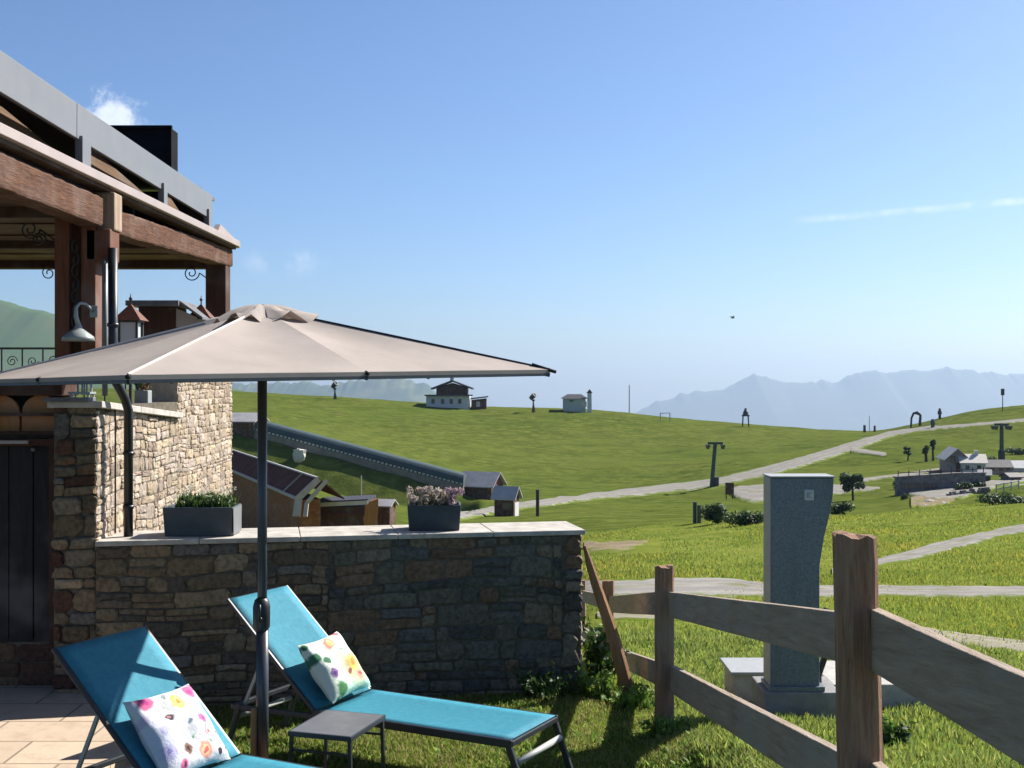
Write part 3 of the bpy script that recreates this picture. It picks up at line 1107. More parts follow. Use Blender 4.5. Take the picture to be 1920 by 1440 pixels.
rc.box((-3.15, 4.3, 3.72), (.7, .05, .5))
rc.box((-3.15, 11.3, 3.72), (.64, .05, .5))
rc.build('roof_recess', M['blackmetal'], bl)
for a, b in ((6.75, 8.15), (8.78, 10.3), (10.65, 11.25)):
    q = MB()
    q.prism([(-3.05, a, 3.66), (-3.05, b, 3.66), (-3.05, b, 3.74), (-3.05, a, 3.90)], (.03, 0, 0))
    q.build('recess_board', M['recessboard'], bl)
ch = MB()
ch.box((-3.46, 11.42, 4.29), (.64, .22, .54))
ch.build('roof_box', M['matteblack'], bl, bevel=.006)
cf = MB()
for dx in (-.34, .34):
    cf.box((-3.46 + dx * .92, 11.295, 4.29), (.03, .03, .54))
cf.box((-3.46, 11.295, 4.565), (.66, .03, .03))
cf.build('box_frame', M['matteblack'], bl)
rs = MB()
rs.prism([(-3.25, 11.6, 4.07), (-2.93, 11.6, 4.0), (-2.93, 11.6, 4.03), (-3.25, 11.6, 4.10)], (0, .5, 0))
rs.build('roof_slab', M['slate'], bl)
# downpipe and its wall bracket pipe
dp = MB()
dp.tube([(-2.70, 8.3, 3.12), (-2.70, 8.3, 2.33), (-2.70, 8.31, 2.25), (-2.665, 8.44, 2.1), (-2.655, 8.49, 2.02), (-2.655, 8.49, CZ + .0)], .032, 12)
for z in (1.35, 1.72, 2.6):
    dp.tube([(-2.655 if z < 2 else -2.70, 8.49 if z < 2 else 8.3, z - .012), (-2.655 if z < 2 else -2.70, 8.49 if z < 2 else 8.3, z + .012)], .039, 12)
dp.build('downpipe', M['blackmetal'], bl, smooth=True)
wp = MB()
wp.tube([(-2.765, 8.33, 3.05), (-2.765, 8.33, 2.12)], .019, 10)
wp.build('pale_pipe', M['greymetal'], bl, smooth=True)
cab = MB()
cab.tube([(-2.765, 8.55, 2.05), (-2.765, 8.55, 1.16)], .006, 6)
cab.build('wall_cable', M['blackmetal'], bl)
# scroll brackets
def scroll(mb, c, r, sgn, plane='y', turns=1.6, n=26, w=.006):
    c = Vector(c)
    pts = []
    for i in range(n):
        q = i / (n - 1)
        a = sgn * q * turns * 2 * math.pi
        rr = r * (1 - .8 * q)
        pts.append(c + Vector((rr * math.cos(a), 0, rr * math.sin(a))) if plane == 'y' else c + Vector((0, rr * math.cos(a), rr * math.sin(a))))
    mb.tube(pts, w, 6)
for c, r, sg in (((-3.15, 12.05, 3.29), .08, -1), ((-4.55, 12.05, 3.29), .08, 1), ((-3.34, 8.5, 3.27), .07, -1), ((-3.28, 8.5, 3.2), .05, 1)):
    q = MB()
    scroll(q, c, r, sg)
    q.tube([Vector(c) + Vector((r, 0, 0)), Vector(c) + Vector((r + .14 * (1 if sg > 0 else 1), 0, -.1))], .006, 6)
    q.build('scroll_bracket', M['iron'], bl, smooth=True)
# wrought railing at the far side of the terrace
rl = MB()
ry = 11.9
rl.tube([(-5.6, ry, 2.545), (-3.35, ry, 2.545)], .012, 6)
rl.tube([(-5.6, ry, 1.9), (-3.35, ry, 1.9)], .012, 6)
for k in range(12):
    x = -5.55 + k * .2
    rl.tube([(x, ry, 1.68), (x, ry, 2.545)], .008, 6)
    scroll(rl, (x + .1, ry, 2.42), .055, 1 if k % 2 else -1, w=.005)
rl.build('iron_railing', M['iron'], bl)

# wall lamp on the timber pillar
lp = thing('wall_lamp', 'white enamel lamp with a curled neck on the timber pillar', 'lamp', (-2.93, 8.3, 2.45))
LX = .045
q = MB()
q.lathe((-2.93 + LX, 8.16, 2.485), [(.012, .13), (.018, .11), (.03, .085), (.055, .065), (.1, .03), (.108, .0), (.1, .002), (.02, .06)], 24)
q.build('lamp_shade', M['white'], lp, smooth=True)
q = MB()
q.tube([(-2.93 + LX, 8.16, 2.59), (-2.942 + LX, 8.15, 2.65), (-2.945 + LX, 8.16, 2.71), (-2.925 + LX, 8.18, 2.74), (-2.9 + LX, 8.22, 2.735), (-2.885 + LX, 8.26, 2.71), (-2.88 + LX, 8.31, 2.69)], [.018, .015, .012, .01, .01, .01, .01], 10)
q.build('lamp_neck', M['white'], lp, smooth=True)
q = MB()
q.box((-2.88 + LX, 8.312, 2.69), (.05, .02, .08))
q.build('wall_plate', M['white'], lp, bevel=.005)

# little lantern houses, hutch and pot on the terrace edge
M['lantern_roof'] = plain('brown_lantern_roof', (.13, .05, .03), .7, .3, var=.3, scale=20)
M['lantern_frame'] = plain('dark_lantern_frame', (.05, .045, .045), .6, .4, var=.3, scale=20)
m = Mat('lantern_glass', .1, .5)
m.color((.5, .55, .58))
M['lglass'] = m.m
def lantern(loc, label, h):
    t = thing('lantern', label, 'lantern', loc, 0, 'house-shaped lanterns on the terrace edge')
    s = .16
    q = MB()
    q.tube([(0, 0, 0), (0, 0, h)], .014, 8)
    q.build('stand', M['lantern_frame'], t, world=False)
    q = MB()
    for x in (-1, 1):
        for y in (-1, 1):
            q.box((x * s * .42, y * s * .42, h + .1), (.016, .016, .2))
    q.box((0, 0, h + .005), (s, s, .012))
    q.box((0, 0, h + .2), (s, s, .014))
    q.build('frame', M['lantern_frame'], t, world=False)
    q = MB()
    q.box((0, 0, h + .1), (s * .74, s * .74, .18))
    q.build('glass', M['lglass'], t, world=False)
    q = MB()
    a = s * .66
    q.add([(-a, -a, h + .205), (a, -a, h + .205), (a, a, h + .205), (-a, a, h + .205), (0, 0, h + .335)], [(0, 1, 4), (1, 2, 4), (2, 3, 4), (3, 0, 4), (3, 2, 1, 0)])
    q.build('roof', M['lantern_roof'], t, world=False)
    q = MB()
    q.lathe((0, 0, h + .32), [(.006, 0), (.006, .035), (.014, .045), (.014, .055), (.004, .065), (.003, .085)], 10)
    q.build('finial', M['lantern_frame'], t, world=False, smooth=True)
lantern((-2.86, 9.2, 2.05), 'house-shaped lantern next to the black downpipe', .42)
lantern((-2.80, 11.05, 2.36), 'house-shaped lantern beside the dark far post, right of the hutch', .23)
ht_ = thing('hutch', 'brown wooden hutch with an overhanging dark roof on the terrace', 'hutch', (-3.15, 11.0, 1.68))
q = MB()
q.box((-3.13, 11.0, 2.28), (.32, .4, 1.2))
q.build('cabinet', M['darkwood'], ht_, bevel=.006)
q = MB()
q.box((-3.13, 10.94, 2.905), (.46, .56, .045))
q.prism([(-2.9, 10.7, 2.9), (-2.7, 10.7, 2.765), (-2.7, 10.7, 2.785), (-2.9, 10.7, 2.928)], (0, .5, 0))
q.build('roof', M['slate'], ht_)
q = MB()
q.prism([(-2.965, 10.82, 2.7), (-2.78, 10.82, 2.7), (-2.78, 10.82, 2.79), (-2.965, 10.82, 2.87)], (0, .03, 0))
q.build('gable_board', M['trim'], ht_)
pp = thing('flower_pot', 'square white flower pot with green plants on the terrace ledge', 'plant pot', (-2.93, 9.75, 2.0))
q = MB()
q.prism([(-2.985, 9.69, 1.99), (-2.875, 9.69, 1.99), (-2.875, 9.80, 1.99), (-2.985, 9.80, 1.99)], (0, 0, .16))
q.build('pot', M['white'], pp, bevel=.008)
q = MB()
q.leaves((-2.93, 9.745, 2.22), (.08, .07, .09), 170, .022, random.Random(2), [(.05, .12, .03), (.09, .16, .05), (.12, .13, .08), (.35, .12, .1)])
q.build('plant', M['leaf'], pp)
oc = thing('garden_chair', 'small white slatted chair on the stone pillar top', 'chair', (-2.93, 8.36, 2.09))
q = MB()
for k in range(4):
    q.box((-2.975 + k * .03, 8.41, 2.2), (.013, .012, .15))
q.box((-2.93, 8.41, 2.28), (.125, .014, .016))
q.build('backrest', M['white'], oc)
q = MB()
q.box((-2.93, 8.36, 2.14), (.15, .12, .014))
q.build('seat', M['white'], oc)
for x in (-1, 1):
    for y in (-1, 1):
        q = MB()
        q.box((-2.93 + x * .06, 8.36 + y * .05, 2.112), (.012, .012, .045))
        q.build('leg', M['white'], oc)

# ------------------------------------------------------------------ planters on the wall
def planter(name, label, p0, ax, wdt, dep, h, seed, foliage):
    ax = Vector(ax).normalized()
    bx = Vector((-ax.y, ax.x, 0))
    p0 = Vector(p0)
    c = p0 + ax * wdt / 2 + bx * dep / 2
    t = thing(name, label, 'planter', c)
    q = MB()
    def ring(inset, z):
        return [p0 + ax * a + bx * b + Vector((0, 0, z)) for a, b in ((inset, inset), (wdt - inset, inset), (wdt - inset, dep - inset), (inset, dep - inset))]
    vs = ring(.012, 0) + ring(0, h) + ring(.016, h) + ring(.02, h - .05)
    fs = [(3, 2, 1, 0)]
    for k in range(3):
        for i in range(4):
            fs.append((4 * k + i, 4 * k + (i + 1) % 4, 4 * k + 4 + (i + 1) % 4, 4 * k + 4 + i))
    q.add(vs, fs)
    q.build('box', M['planter_grey' if seed == 4 else 'planter'], t, bevel=.006)
    q = MB()
    q.add(ring(.018, h - .035), [(0, 1, 2, 3)])
    q.build('soil', M['soil'], t)
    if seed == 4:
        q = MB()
        q.add([p0 + ax * (wdt + .003) + bx * a_ + Vector((0, 0, z_)) for a_, z_ in ((.016, .008), (dep - .016, .008), (dep - .006, h - .006), (.006, h - .006))], [(0, 1, 2, 3)])  # pale sheet added over the sunlit end, lighter than the box itself
        q.build('added_end_face', M['greymetal'], t, label='pale face added over the sunlit end')
    foliage(t, p0, ax, bx, wdt, dep, h, random.Random(seed))
def fol_green(t, p0, ax, bx, wd, dp_, h, r):
    q = MB()
    for _ in range(330):
        b = p0 + ax * r.uniform(.08, wd - .02) + bx * r.uniform(.05, dp_ - .05) + Vector((0, 0, h - .04))
        a = r.uniform(0, 6.28)
        l = r.uniform(.06, .155)
        tip = b + Vector((math.cos(a) * l * .45, math.sin(a) * l * .45, l))
        mid = b.lerp(tip, .55) + Vector((0, 0, .02))
        s = Vector((-math.sin(a), math.cos(a), 0)) * r.uniform(.003, .006)
        k = r.uniform(.6, 1.3)
        q.color = tuple(x * k for x in r.choice([(.06, .13, .03), (.1, .18, .04), (.04, .08, .025)]))
        q.add([b - s, b + s, mid + s, mid - s, tip], [(0, 1, 2, 3), (3, 2, 4)])
    q.leaves(p0 + ax * wd * .55 + bx * dp_ * .5 + Vector((0, 0, h + .02)), (wd * .44, dp_ * .38, .07), 420, .02, r, [(.05, .12, .03), (.1, .17, .04), (.14, .2, .07)])
    q.build('foliage', M['leaf'], t)
    for _ in range(46):
        q = MB()
        c = p0 + ax * r.uniform(.08, wd - .03) + bx * r.uniform(.04, dp_ - .06) + Vector((0, 0, h + r.uniform(.03, .14)))
        q.leaves(c, (.012, .012, .01), 5, .009, r, [(.6, .6, .48), (.55, .58, .5)])
        q.build('flower_head', M['petal'], t)
def fol_pale(t, p0, ax, bx, wd, dp_, h, r):
    q = MB()
    for k in range(26):
        b = p0 + ax * r.uniform(.03, wd - .03) + bx * r.uniform(.05, dp_ - .05) + Vector((0, 0, h - .04))
        tip = b + Vector((r.uniform(-.05, .05), r.uniform(-.05, .03), r.uniform(.08, .2)))
        q.color = (.12, .1, .06)
        q.tube([b, b.lerp(tip, .6), tip], .003, 5)
    q.leaves(p0 + ax * wd * .5 + bx * dp_ * .45 + Vector((0, 0, h + .02)), (wd * .48, dp_ * .42, .045), 320, .018, r, [(.16, .15, .1), (.2, .17, .12), (.1, .12, .06)])
    q.build('foliage', M['leaf'], t)
    for k in range(24):
        q = MB()
        c = p0 + ax * (wd * (k + .5) / 24 + r.uniform(-.02, .02)) + bx * r.uniform(.03, dp_ - .06) + Vector((0, 0, h + r.uniform(.02, .12)))
        q.leaves(c, (.03, .03, .028), 46, .013, r, [(.5, .42, .37), (.58, .52, .45), (.45, .38, .33), (.55, .48, .43)] if k < 17 else [(.3, .2, .27), (.36, .25, .3), (.55, .42, .4)])
        q.build('flower_head', M['petal'], t)
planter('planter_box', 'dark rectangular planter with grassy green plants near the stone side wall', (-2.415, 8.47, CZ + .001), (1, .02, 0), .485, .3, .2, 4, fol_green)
planter('planter_box', 'dark planter with pale dried blossoms toward the right end of the coping', (-.75, 8.78, CZ + .001), (1, .06, 0), .385, .28, .185, 6, fol_pale)

# ------------------------------------------------------------------ parasol
pu = thing('parasol', 'square taupe parasol with a vented top on a dark crank pole', 'parasol', (-1.36, 6.68, 0))
PK = 6.68 / 6.5
def pc_(u, v, Y):
    return P(u, v, Y * PK)
C_ = pc_(240, 703, 4.89)
B_ = pc_(1031, 693, 6.39)
E_ = pc_(-52, 713, 6.6)
D_ = (C_ + E_) / 2
A_ = (C_ + B_) / 2
F_ = E_ + B_ - C_
apex = Vector((-1.36, 6.68, EYE + 141 / F * 6.68))
m = Mat('taupe_canopy', .85, .15)
mp = m.coords('Object', (1, 1, 1))
wv = m.n('ShaderNodeTexWave')
wv.inputs['Scale'].default_value = 160
m.link(mp, wv.inputs['Vector'])
nb = m.noise(mp, 3.0, 4, .6)
m.color(m.ramp(nb, [(.3, (.33, .29, .262)), (.7, (.4, .352, .318))]))
m.bump(m.math('ADD', m.math('MULTIPLY', wv.outputs['Fac'], .1), m.math('MULTIPLY', m.noise(mp, 4, 4, .65, .8), 2.0)), .12, .03)
tr_ = m.n('ShaderNodeBsdfTranslucent')
tr_.inputs['Color'].default_value = (.3, .22, .18, 1)
ms = m.n('ShaderNodeMixShader')
ms.inputs[0].default_value = .12
m.link(m.b.outputs[0], ms.inputs[1])
m.link(tr_.outputs[0], ms.inputs[2])
m.link(ms.outputs[0], m.t.nodes['Material Output'].inputs['Surface'])
M['canopy'] = m.m
rim = [C_, A_, B_, (B_ + F_) / 2, F_, (F_ + E_) / 2, E_, D_]
q = MB()
hub_r = .14
ns = 10
for i in range(8):
    a, b = rim[i], rim[(i + 1) % 8]
    ta = apex.lerp(a, hub_r)
    tb = apex.lerp(b, hub_r)
    rows = []
    for k in range(ns + 1):
        t_ = k / ns
        pa, pb = ta.lerp(a, t_), tb.lerp(b, t_)
        row = []
        for j in range(7):
            s_ = j / 6
            p = pa.lerp(pb, s_)
            sag = 4 * s_ * (1 - s_) * .032 * math.sin(math.pi * min(1, t_ * .9 + .1))
            sc = 4 * s_ * (1 - s_) * .012 * t_ ** 4
            row.append(p - Vector((0, 0, sag)) + (apex - p) * Vector((1, 1, 0)).length * sc * .3)
        rows.append(row)
    vs = [p for r_ in rows for p in r_]
    q.add(vs, [(k * 7 + j, (k + 1) * 7 + j, (k + 1) * 7 + j + 1, k * 7 + j + 1) for k in range(ns) for j in range(6)])
cano = q.build('canopy', M['canopy'], pu, smooth=True)
q = MB()
ends = []
for i in range(8):
    a, b = rim[i], rim[(i + 1) % 8]
    q.prism([a, b, b - Vector((0, 0, .02)), a - Vector((0, 0, .02))], ((apex - a).normalized() * .004))
q.build('hem', M['canopy'], cano)
q = MB()
for i in range(8):
    a, b = rim[i], rim[(i + 1) % 8]
    q.prism([a - Vector((0, 0, .021)), b - Vector((0, 0, .021)), b - Vector((0, 0, .034)), a - Vector((0, 0, .034))], ((apex - a).normalized() * .012))
q.build('edge_trim', M['planter_grey'], cano)
M['piping'] = plain('pale_piping', (.72, .64, .58), .8, .1, var=.03)
for i, r_ in enumerate((C_, B_, F_, E_)):
    q = MB()
    q.tube([apex.lerp(r_, .14) + Vector((0, 0, .004)), apex.lerp(r_, .6) + Vector((0, 0, .004)), r_ + Vector((0, 0, .003))], .0055, 6)
    q.build('corner_seam', M['piping'] if i in (0, 3) else M['fabric_dark'], cano)
# vent cap: loose flaps around the hub
q = MB()
top = apex + Vector((.0, 0, .026))
rcap = random.Random(8)
N_ = 32
ring0 = []
for i in range(N_):
    t_ = 8 * i / N_
    a, b = rim[int(t_) % 8], rim[(int(t_) + 1) % 8]
    d_ = a.lerp(b, t_ % 1)
    ring0.append(apex.lerp(d_, .2))
vs = [top]
for f_, dz in ((.35, .014), (.7, .004), (1.0, .012)):
    for i, p in enumerate(ring0):
        wv_ = .026 * math.sin(i * 1.7 + .6 * math.sin(i * .9)) + rcap.uniform(-.02, .02)
        vs.append(top.lerp(p, f_) + Vector((0, 0, dz + wv_ * f_)))
fs = [(0, 1 + i, 1 + (i + 1) % N_) for i in range(N_)]
for r2 in range(2):
    o = 1 + r2 * N_
    fs += [(o + i, o + N_ + i, o + N_ + (i + 1) % N_, o + (i + 1) % N_) for i in range(N_)]
q.add(vs, fs)
q.build('vent_cap', M['canopy'], pu, smooth=True)
q = MB()
q.lathe(apex + Vector((0, 0, -.09)), [(.05, -.06), (.055, 0), (.05, .05), (.028, .055), (.025, .1), (.018, .112), (0, .115)], 14)
q.build('hub', M['blackmetal'], pu, smooth=True)
slide = Vector((-1.36, 6.68, 2.28))
for r_ in rim:
    q = MB()
    q.bar(apex - Vector((0, 0, .05)), r_ - Vector((0, 0, .03)), .014, .02)
    rb_ = q.build('rib', M['blackmetal'], pu)
    q = MB()
    mid = (apex - Vector((0, 0, .05))).lerp(r_ - Vector((0, 0, .03)), .5)
    q.bar(slide, mid, .01, .014)
    q.build('strut', M['blackmetal'], rb_)
    q = MB()
    d_ = (r_ - apex).normalized()
    q.tube([r_ - d_ * (.1 if r_ is B_ else .012) - Vector((0, 0, .008 if r_ is not B_ else -.004)), r_ + d_ * (.035 if r_ is B_ else .012) - Vector((0, 0, .006))], [.012, .009], 8)
    q.build('rib_tip', M['fabric_dark'], rb_, smooth=True)
m = Mat('charcoal_pole', .32, .5, .0)
m.color(m.ramp(m.noise(m.pos((3, 3, 1)), 3, 4), [(.3, (.03, .034, .045)), (.7, (.045, .05, .062))]))
M['pole'] = m.m
q = MB()
q.tube([(-1.36, 6.68, .3), (-1.36, 6.68, 2.56)], .026, 20)
q.build('pole', M['pole'], pu, smooth=True)
q = MB()
q.tube([(-1.36, 6.68, 2.24), (-1.36, 6.68, 2.32)], .04, 16)
q.build('runner', M['blackmetal'], pu, smooth=True)
q = MB()
q.tube([(-1.36, 6.68, .05), (-1.36, 6.68, .88)], .034, 20)
q.build('lower_pole', M['pole'], pu, smooth=True)
q = MB()
q.lathe((-1.362, 6.672, .86), [(.034, 0), (.046, .02), (.047, .13), (.038, .165), (.027, .175)], 18)
cr = q.build('crank_housing', M['blackmetal'], pu, smooth=True)
q = MB()
q.tube([(-1.36, 6.64, .93), (-1.36, 6.61, .93)], .012, 10)
q.tube([(-1.36, 6.612, .93), (-1.36, 6.608, 1.01)], .007, 8)
q.build('crank_handle', M['blackmetal'], cr, smooth=True)
q = MB()
q.tube([(-1.405, 6.66, .04), (-1.40, 6.66, .44)], .018, 12)
q.lathe((-1.36, 6.68, 0), [(.26, 0), (.27, .02), (.25, .05), (.1, .06), (0, .062)], 28)
q.build('base', M['tanboard'], pu, smooth=False)

# ------------------------------------------------------------------ sun loungers
m = Mat('turquoise_sling', .55, .15)
tc = m.coords('Object', (1, 1, 1))
ch1 = m.n('ShaderNodeTexWave', bands_direction='X')
ch1.inputs['Scale'].default_value = 190
ch2 = m.n('ShaderNodeTexWave', bands_direction='Y')
ch2.inputs['Scale'].default_value = 190
m.link(tc, ch1.inputs['Vector'])
m.link(tc, ch2.inputs['Vector'])
wv_ = m.math('MULTIPLY', ch1.outputs['Fac'], ch2.outputs['Fac'])
nb = m.noise(tc, 26, 5, .7)
nb = m.math('ADD', m.math('MULTIPLY', nb, .6), m.math('MULTIPLY', m.noise(tc, 120, 2, .6), .4))
c = m.ramp(nb, [(.36, (.03, .175, .255)), (.64, (.058, .255, .34))])
m.color(m.mix(m.math('MULTIPLY', wv_, .5), c, (.035, .27, .36)))
m.bump(m.math('ADD', wv_, m.math('MULTIPLY', m.noise(tc, 7, 4, .6), 3.0)), .3, .006)
M['sling'] = m.m
M['frame'] = plain('anthracite_frame', (.022, .027, .034), .4, .5, var=.2, scale=10)
M['stretcher'] = plain('light_grey_tube', (.38, .39, .38), .4, .5, var=.08)
def make_lounger(label):
    """local: x from hinge to foot, y across (0 near edge, WD far edge), z up; origin on the grass under the near hinge corner"""
    WD, SL, BL, SH = .575, 1.27, .87, .32
    th = RAD(42.5)
    t = thing('sun_lounger', label, 'sun lounger', (0, 0, 0), 0, 'turquoise sun loungers on the lawn')
    up = Vector((-math.cos(th), 0, math.sin(th)))
    bn = Vector((math.sin(th), 0, math.cos(th)))
    q = MB()
    nx, ny = 16, 8
    vs = []
    for i in range(nx + 1):
        for j in range(ny + 1):
            s_, r_ = i / nx, j / ny
            vs.append((.02 + s_ * (SL - .02), .018 + r_ * (WD - .036), SH - .012 * math.sin(math.pi * s_) * 4 * r_ * (1 - r_)))
    q.add(vs, [(i * (ny + 1) + j, (i + 1) * (ny + 1) + j, (i + 1) * (ny + 1) + j + 1, i * (ny + 1) + j + 1) for i in range(nx) for j in range(ny)])
    sobj = q.build('seat_sling', M['sling'], t, world=False, smooth=True)
    sol = sobj.modifiers.new('thick', 'SOLIDIFY')
    sol.thickness = .004
    q = MB()
    vs = []
    for i in range(nx + 1):
        for j in range(ny + 1):
            s_, r_ = i / nx, j / ny
            p = Vector((0, .018 + r_ * (WD - .036), SH)) + up * (.0 + s_ * BL) - bn * (.014 * math.sin(math.pi * s_) * 4 * r_ * (1 - r_))
            vs.append(p)
    q.add(vs, [(i * (ny + 1) + j, i * (ny + 1) + j + 1, (i + 1) * (ny + 1) + j + 1, (i + 1) * (ny + 1) + j) for i in range(nx) for j in range(ny)])
    sobj = q.build('backrest_sling', M['sling'], t, world=False, smooth=True)
    sol = sobj.modifiers.new('thick', 'SOLIDIFY')
    sol.thickness = .004
    q = MB()
    for y_ in (.012, WD - .012):
        q.bar((-.02, y_, SH - .022), (SL + .012, y_, SH - .022), .024, .044)
        q.bar((-.62, y_, SH - .055), (-.0, y_, SH - .04), .022, .034)
    q.bar((SL, .012, SH - .022), (SL, WD - .012, SH - .022), .03, .03)
    q.bar((-.62, .012, SH - .055), (-.62, WD - .012, SH - .055), .026, .03)
    q.build('seat_frame', M['frame'], t, world=False, bevel=.005)
    q = MB()
    for y_ in (.01, WD - .01):
        a = Vector((0, y_, SH)) - bn * .013
        q.bar(a, a + up * (BL + .01), .02, .024, up=(0, 1, 0))
    a = Vector((0, 0, SH)) - bn * .015 + up * (BL + .0)
    q.bar(a + Vector((0, .01, 0)), a + Vector((0, WD - .01, 0)), .022, .022)
    q.build('backrest_frame', M['frame'], t, world=False, bevel=.005)
    pa = Vector((0, 0, SH)) + up * .5 - bn * .02
    for y_ in (.05, WD - .05):
        q = MB()
        q.bar(pa + Vector((0, y_, 0)), (-.56, y_, SH - .05), .014, .02)
        q.build('backrest_stay', M['stretcher'], t, world=False)
    for x, y_, dx in ((SL - .01, .012, .11), (SL - .01, WD - .012, .11), (-.56, .012, -.1), (-.56, WD - .012, -.1)):
        q = MB()
        q.bar((x, y_, SH - .03), (x + dx, y_, 0), .026, .036, up=(1, 0, 0))
        q.build('leg', M['frame'], t, world=False, bevel=.005)
    q = MB()
    q.tube([(SL + .035, .03, SH - .12), (SL + .035, WD - .03, SH - .12)], .018, 12)
    q.build('foot_stretcher', M['stretcher'], t, world=False, smooth=True)
    q = MB()
    q.tube([(-.6, .03, SH - .12), (-.6, WD - .03, SH - .12)], .014, 10)
    q.build('head_stretcher', M['stretcher'], t, world=False, smooth=True)
    return t
LD = Vector((.883, -.469, 0))
LW = Vector((.469, .883, 0))
lrot = math.atan2(LD.y, LD.x)
lb = make_lounger('turquoise sun lounger by the wall, its backrest behind the parasol pole')
lb.location = (-1.137, 7.065, 0)
lb.rotation_euler = (0, 0, lrot)
N4 = Vector((-1.372, 6.25, 0))
N1 = N4 - LW * .63
la = dup(lb, N1, lrot + RAD(.5), 'nearest turquoise sun lounger, its backrest half in the shade of the parasol')
la.scale = (1.0, 1.09, 1.0)

# ------------------------------------------------------------------ pillows
def pillow_mat(name, base, wash, flowers):
    m = Mat(name, .85, .15)
    tc = m.n('ShaderNodeTexCoord')
    sp = m.n('ShaderNodeSeparateXYZ')
    m.link(tc.outputs['Object'], sp.inputs[0])
    cb = m.n('ShaderNodeCombineXYZ')
    m.link(sp.outputs['X'], cb.inputs['X'])
    m.link(sp.outputs['Y'], cb.inputs['Y'])
    n_ = m.n('ShaderNodeTexNoise')
    n_.inputs['Scale'].default_value = 26
    n_.inputs['Detail'].default_value = 3
    m.link(cb.outputs[0], n_.inputs['Vector'])
    sub = m.n('ShaderNodeVectorMath', operation='SUBTRACT')
    m.link(n_.outputs['Color'], sub.inputs[0])
    sub.inputs[1].default_value = (.5, .5, .5)
    sc = m.n('ShaderNodeVectorMath', operation='SCALE')
    m.link(sub.outputs[0], sc.inputs[0])
    sc.inputs['Scale'].default_value = .045
    ad = m.n('ShaderNodeVectorMath', operation='ADD')
    m.link(cb.outputs[0], ad.inputs[0])
    m.link(sc.outputs[0], ad.inputs[1])
    vec = ad.outputs[0]
    col = base
    def dist(x, y):
        d = m.n('ShaderNodeVectorMath', operation='DISTANCE')
        m.link(vec, d.inputs[0])
        d.inputs[1].default_value = (x, y, 0)
        return d.outputs['Value']
    for (x, y, r, c_) in wash:
        col = m.mix(m.math('MULTIPLY', m.smooth(dist(x, y), r, r * .25), .8), col, c_)
    for (x, y, rings) in flowers:
        d = dist(x, y)
        for r, c_ in rings:
            col = m.mix(m.smooth(d, r * 1.05, r * .6), col, c_)
    m.color(col)
    m.bump(m.math('ADD', m.noise(tc.outputs['Object'], 9, 5, .6), m.math('MULTIPLY', m.noise(tc.outputs['Object'], 240, 2), .12)), .5, .03)
    return m.m
PINK, YEL, RED, DK, GRN, COR, LEAF = (.62, .13, .27), (.72, .45, .09), (.55, .12, .12), (.06, .045, .06), (.2, .32, .18), (.7, .25, .16), (.05, .16, .09)
WHT = (.6, .61, .64)
fl1 = [(-.14, .175, [(.05, PINK), (.02, (.4, .05, .2))]), (.02, .12, [(.05, YEL), (.03, (.75, .6, .25)), (.013, (.6, .25, .05))]), (.155, .165, [(.048, PINK), (.022, (.45, .06, .2))]),
       (.1, .0, [(.04, PINK), (.016, (.5, .05, .2))]), (-.07, .055, [(.022, DK), (.01, (.4, .2, .2))]), (.01, .0, [(.016, (.15, .2, .25))]), (.105, -.065, [(.036, (.7, .3, .4)), (.022, WHT), (.014, RED)]),
       (.045, -.15, [(.045, COR), (.03, (.75, .5, .3)), (.018, RED)]), (-.055, -.12, [(.032, (.16, .1, .07)), (.014, (.05, .03, .03))]), (.17, -.08, [(.026, (.6, .45, .35)), (.012, DK)]), (.205, .06, [(.034, (.7, .4, .38)), (.018, (.7, .6, .6))]),
       (.13, -.175, [(.018, DK)]), (-.14, .0, [(.03, (.4, .4, .62))]), (-.16, -.1, [(.045, (.42, .4, .62)), (.02, (.2, .2, .4))]), (-.04, .17, [(.018, (.25, .32, .35))]), (.0, -.07, [(.014, GRN)]), (.21, .19, [(.03, PINK)]), (-.11, -.18, [(.03, PINK), (.014, DK)]), (.09, -.12, [(.012, GRN)]), (.19, -.17, [(.012, DK)]), (-.19, .09, [(.03, (.5, .45, .6))])]
fl2 = [(-.02, .13, [(.045, COR), (.028, (.75, .5, .3)), (.012, (.6, .5, .1))]), (.14, .19, [(.03, (.5, .12, .2))]), (.06, -.03, [(.06, (.8, .6, .15)), (.03, (.75, .3, .1))]), (.01, -.075, [(.02, (.4, .14, .1))]), (.09, -.11, [(.045, (.75, .35, .25)), (.018, (.4, .08, .1))]),
       (.17, -.1, [(.035, (.72, .3, .3)), (.013, (.35, .06, .12))]), (-.12, -.05, [(.034, (.22, .12, .3)), (.015, (.08, .05, .15))]), (-.17, .08, [(.04, LEAF)]), (-.12, .04, [(.03, LEAF)]), (-.11, -.15, [(.05, (.07, .2, .08))]), (-.15, -.2, [(.03, (.04, .12, .06))]), (.06, .17, [(.016, GRN)]),
       (.1, .11, [(.016, (.15, .35, .35))]), (.03, .07, [(.014, (.15, .35, .2))]), (-.04, .2, [(.024, (.72, .5, .35))]), (.17, .03, [(.02, (.7, .4, .4))]), (-.18, .17, [(.02, LEAF)])]
M['pil1'] = pillow_mat('white_flower_print', WHT, [(-.17, -.05, .16, (.55, .58, .74))], fl1)
M['pil2'] = pillow_mat('pastel_flower_print', (.66, .72, .62), [(.1, -.18, .2, (.34, .68, .55)), (-.05, -.18, .15, (.4, .65, .5)), (.08, -.04, .17, (.8, .62, .3)), (0, .2, .14, (.74, .74, .72)), (.05, .1, .1, (.62, .74, .72))], fl2)
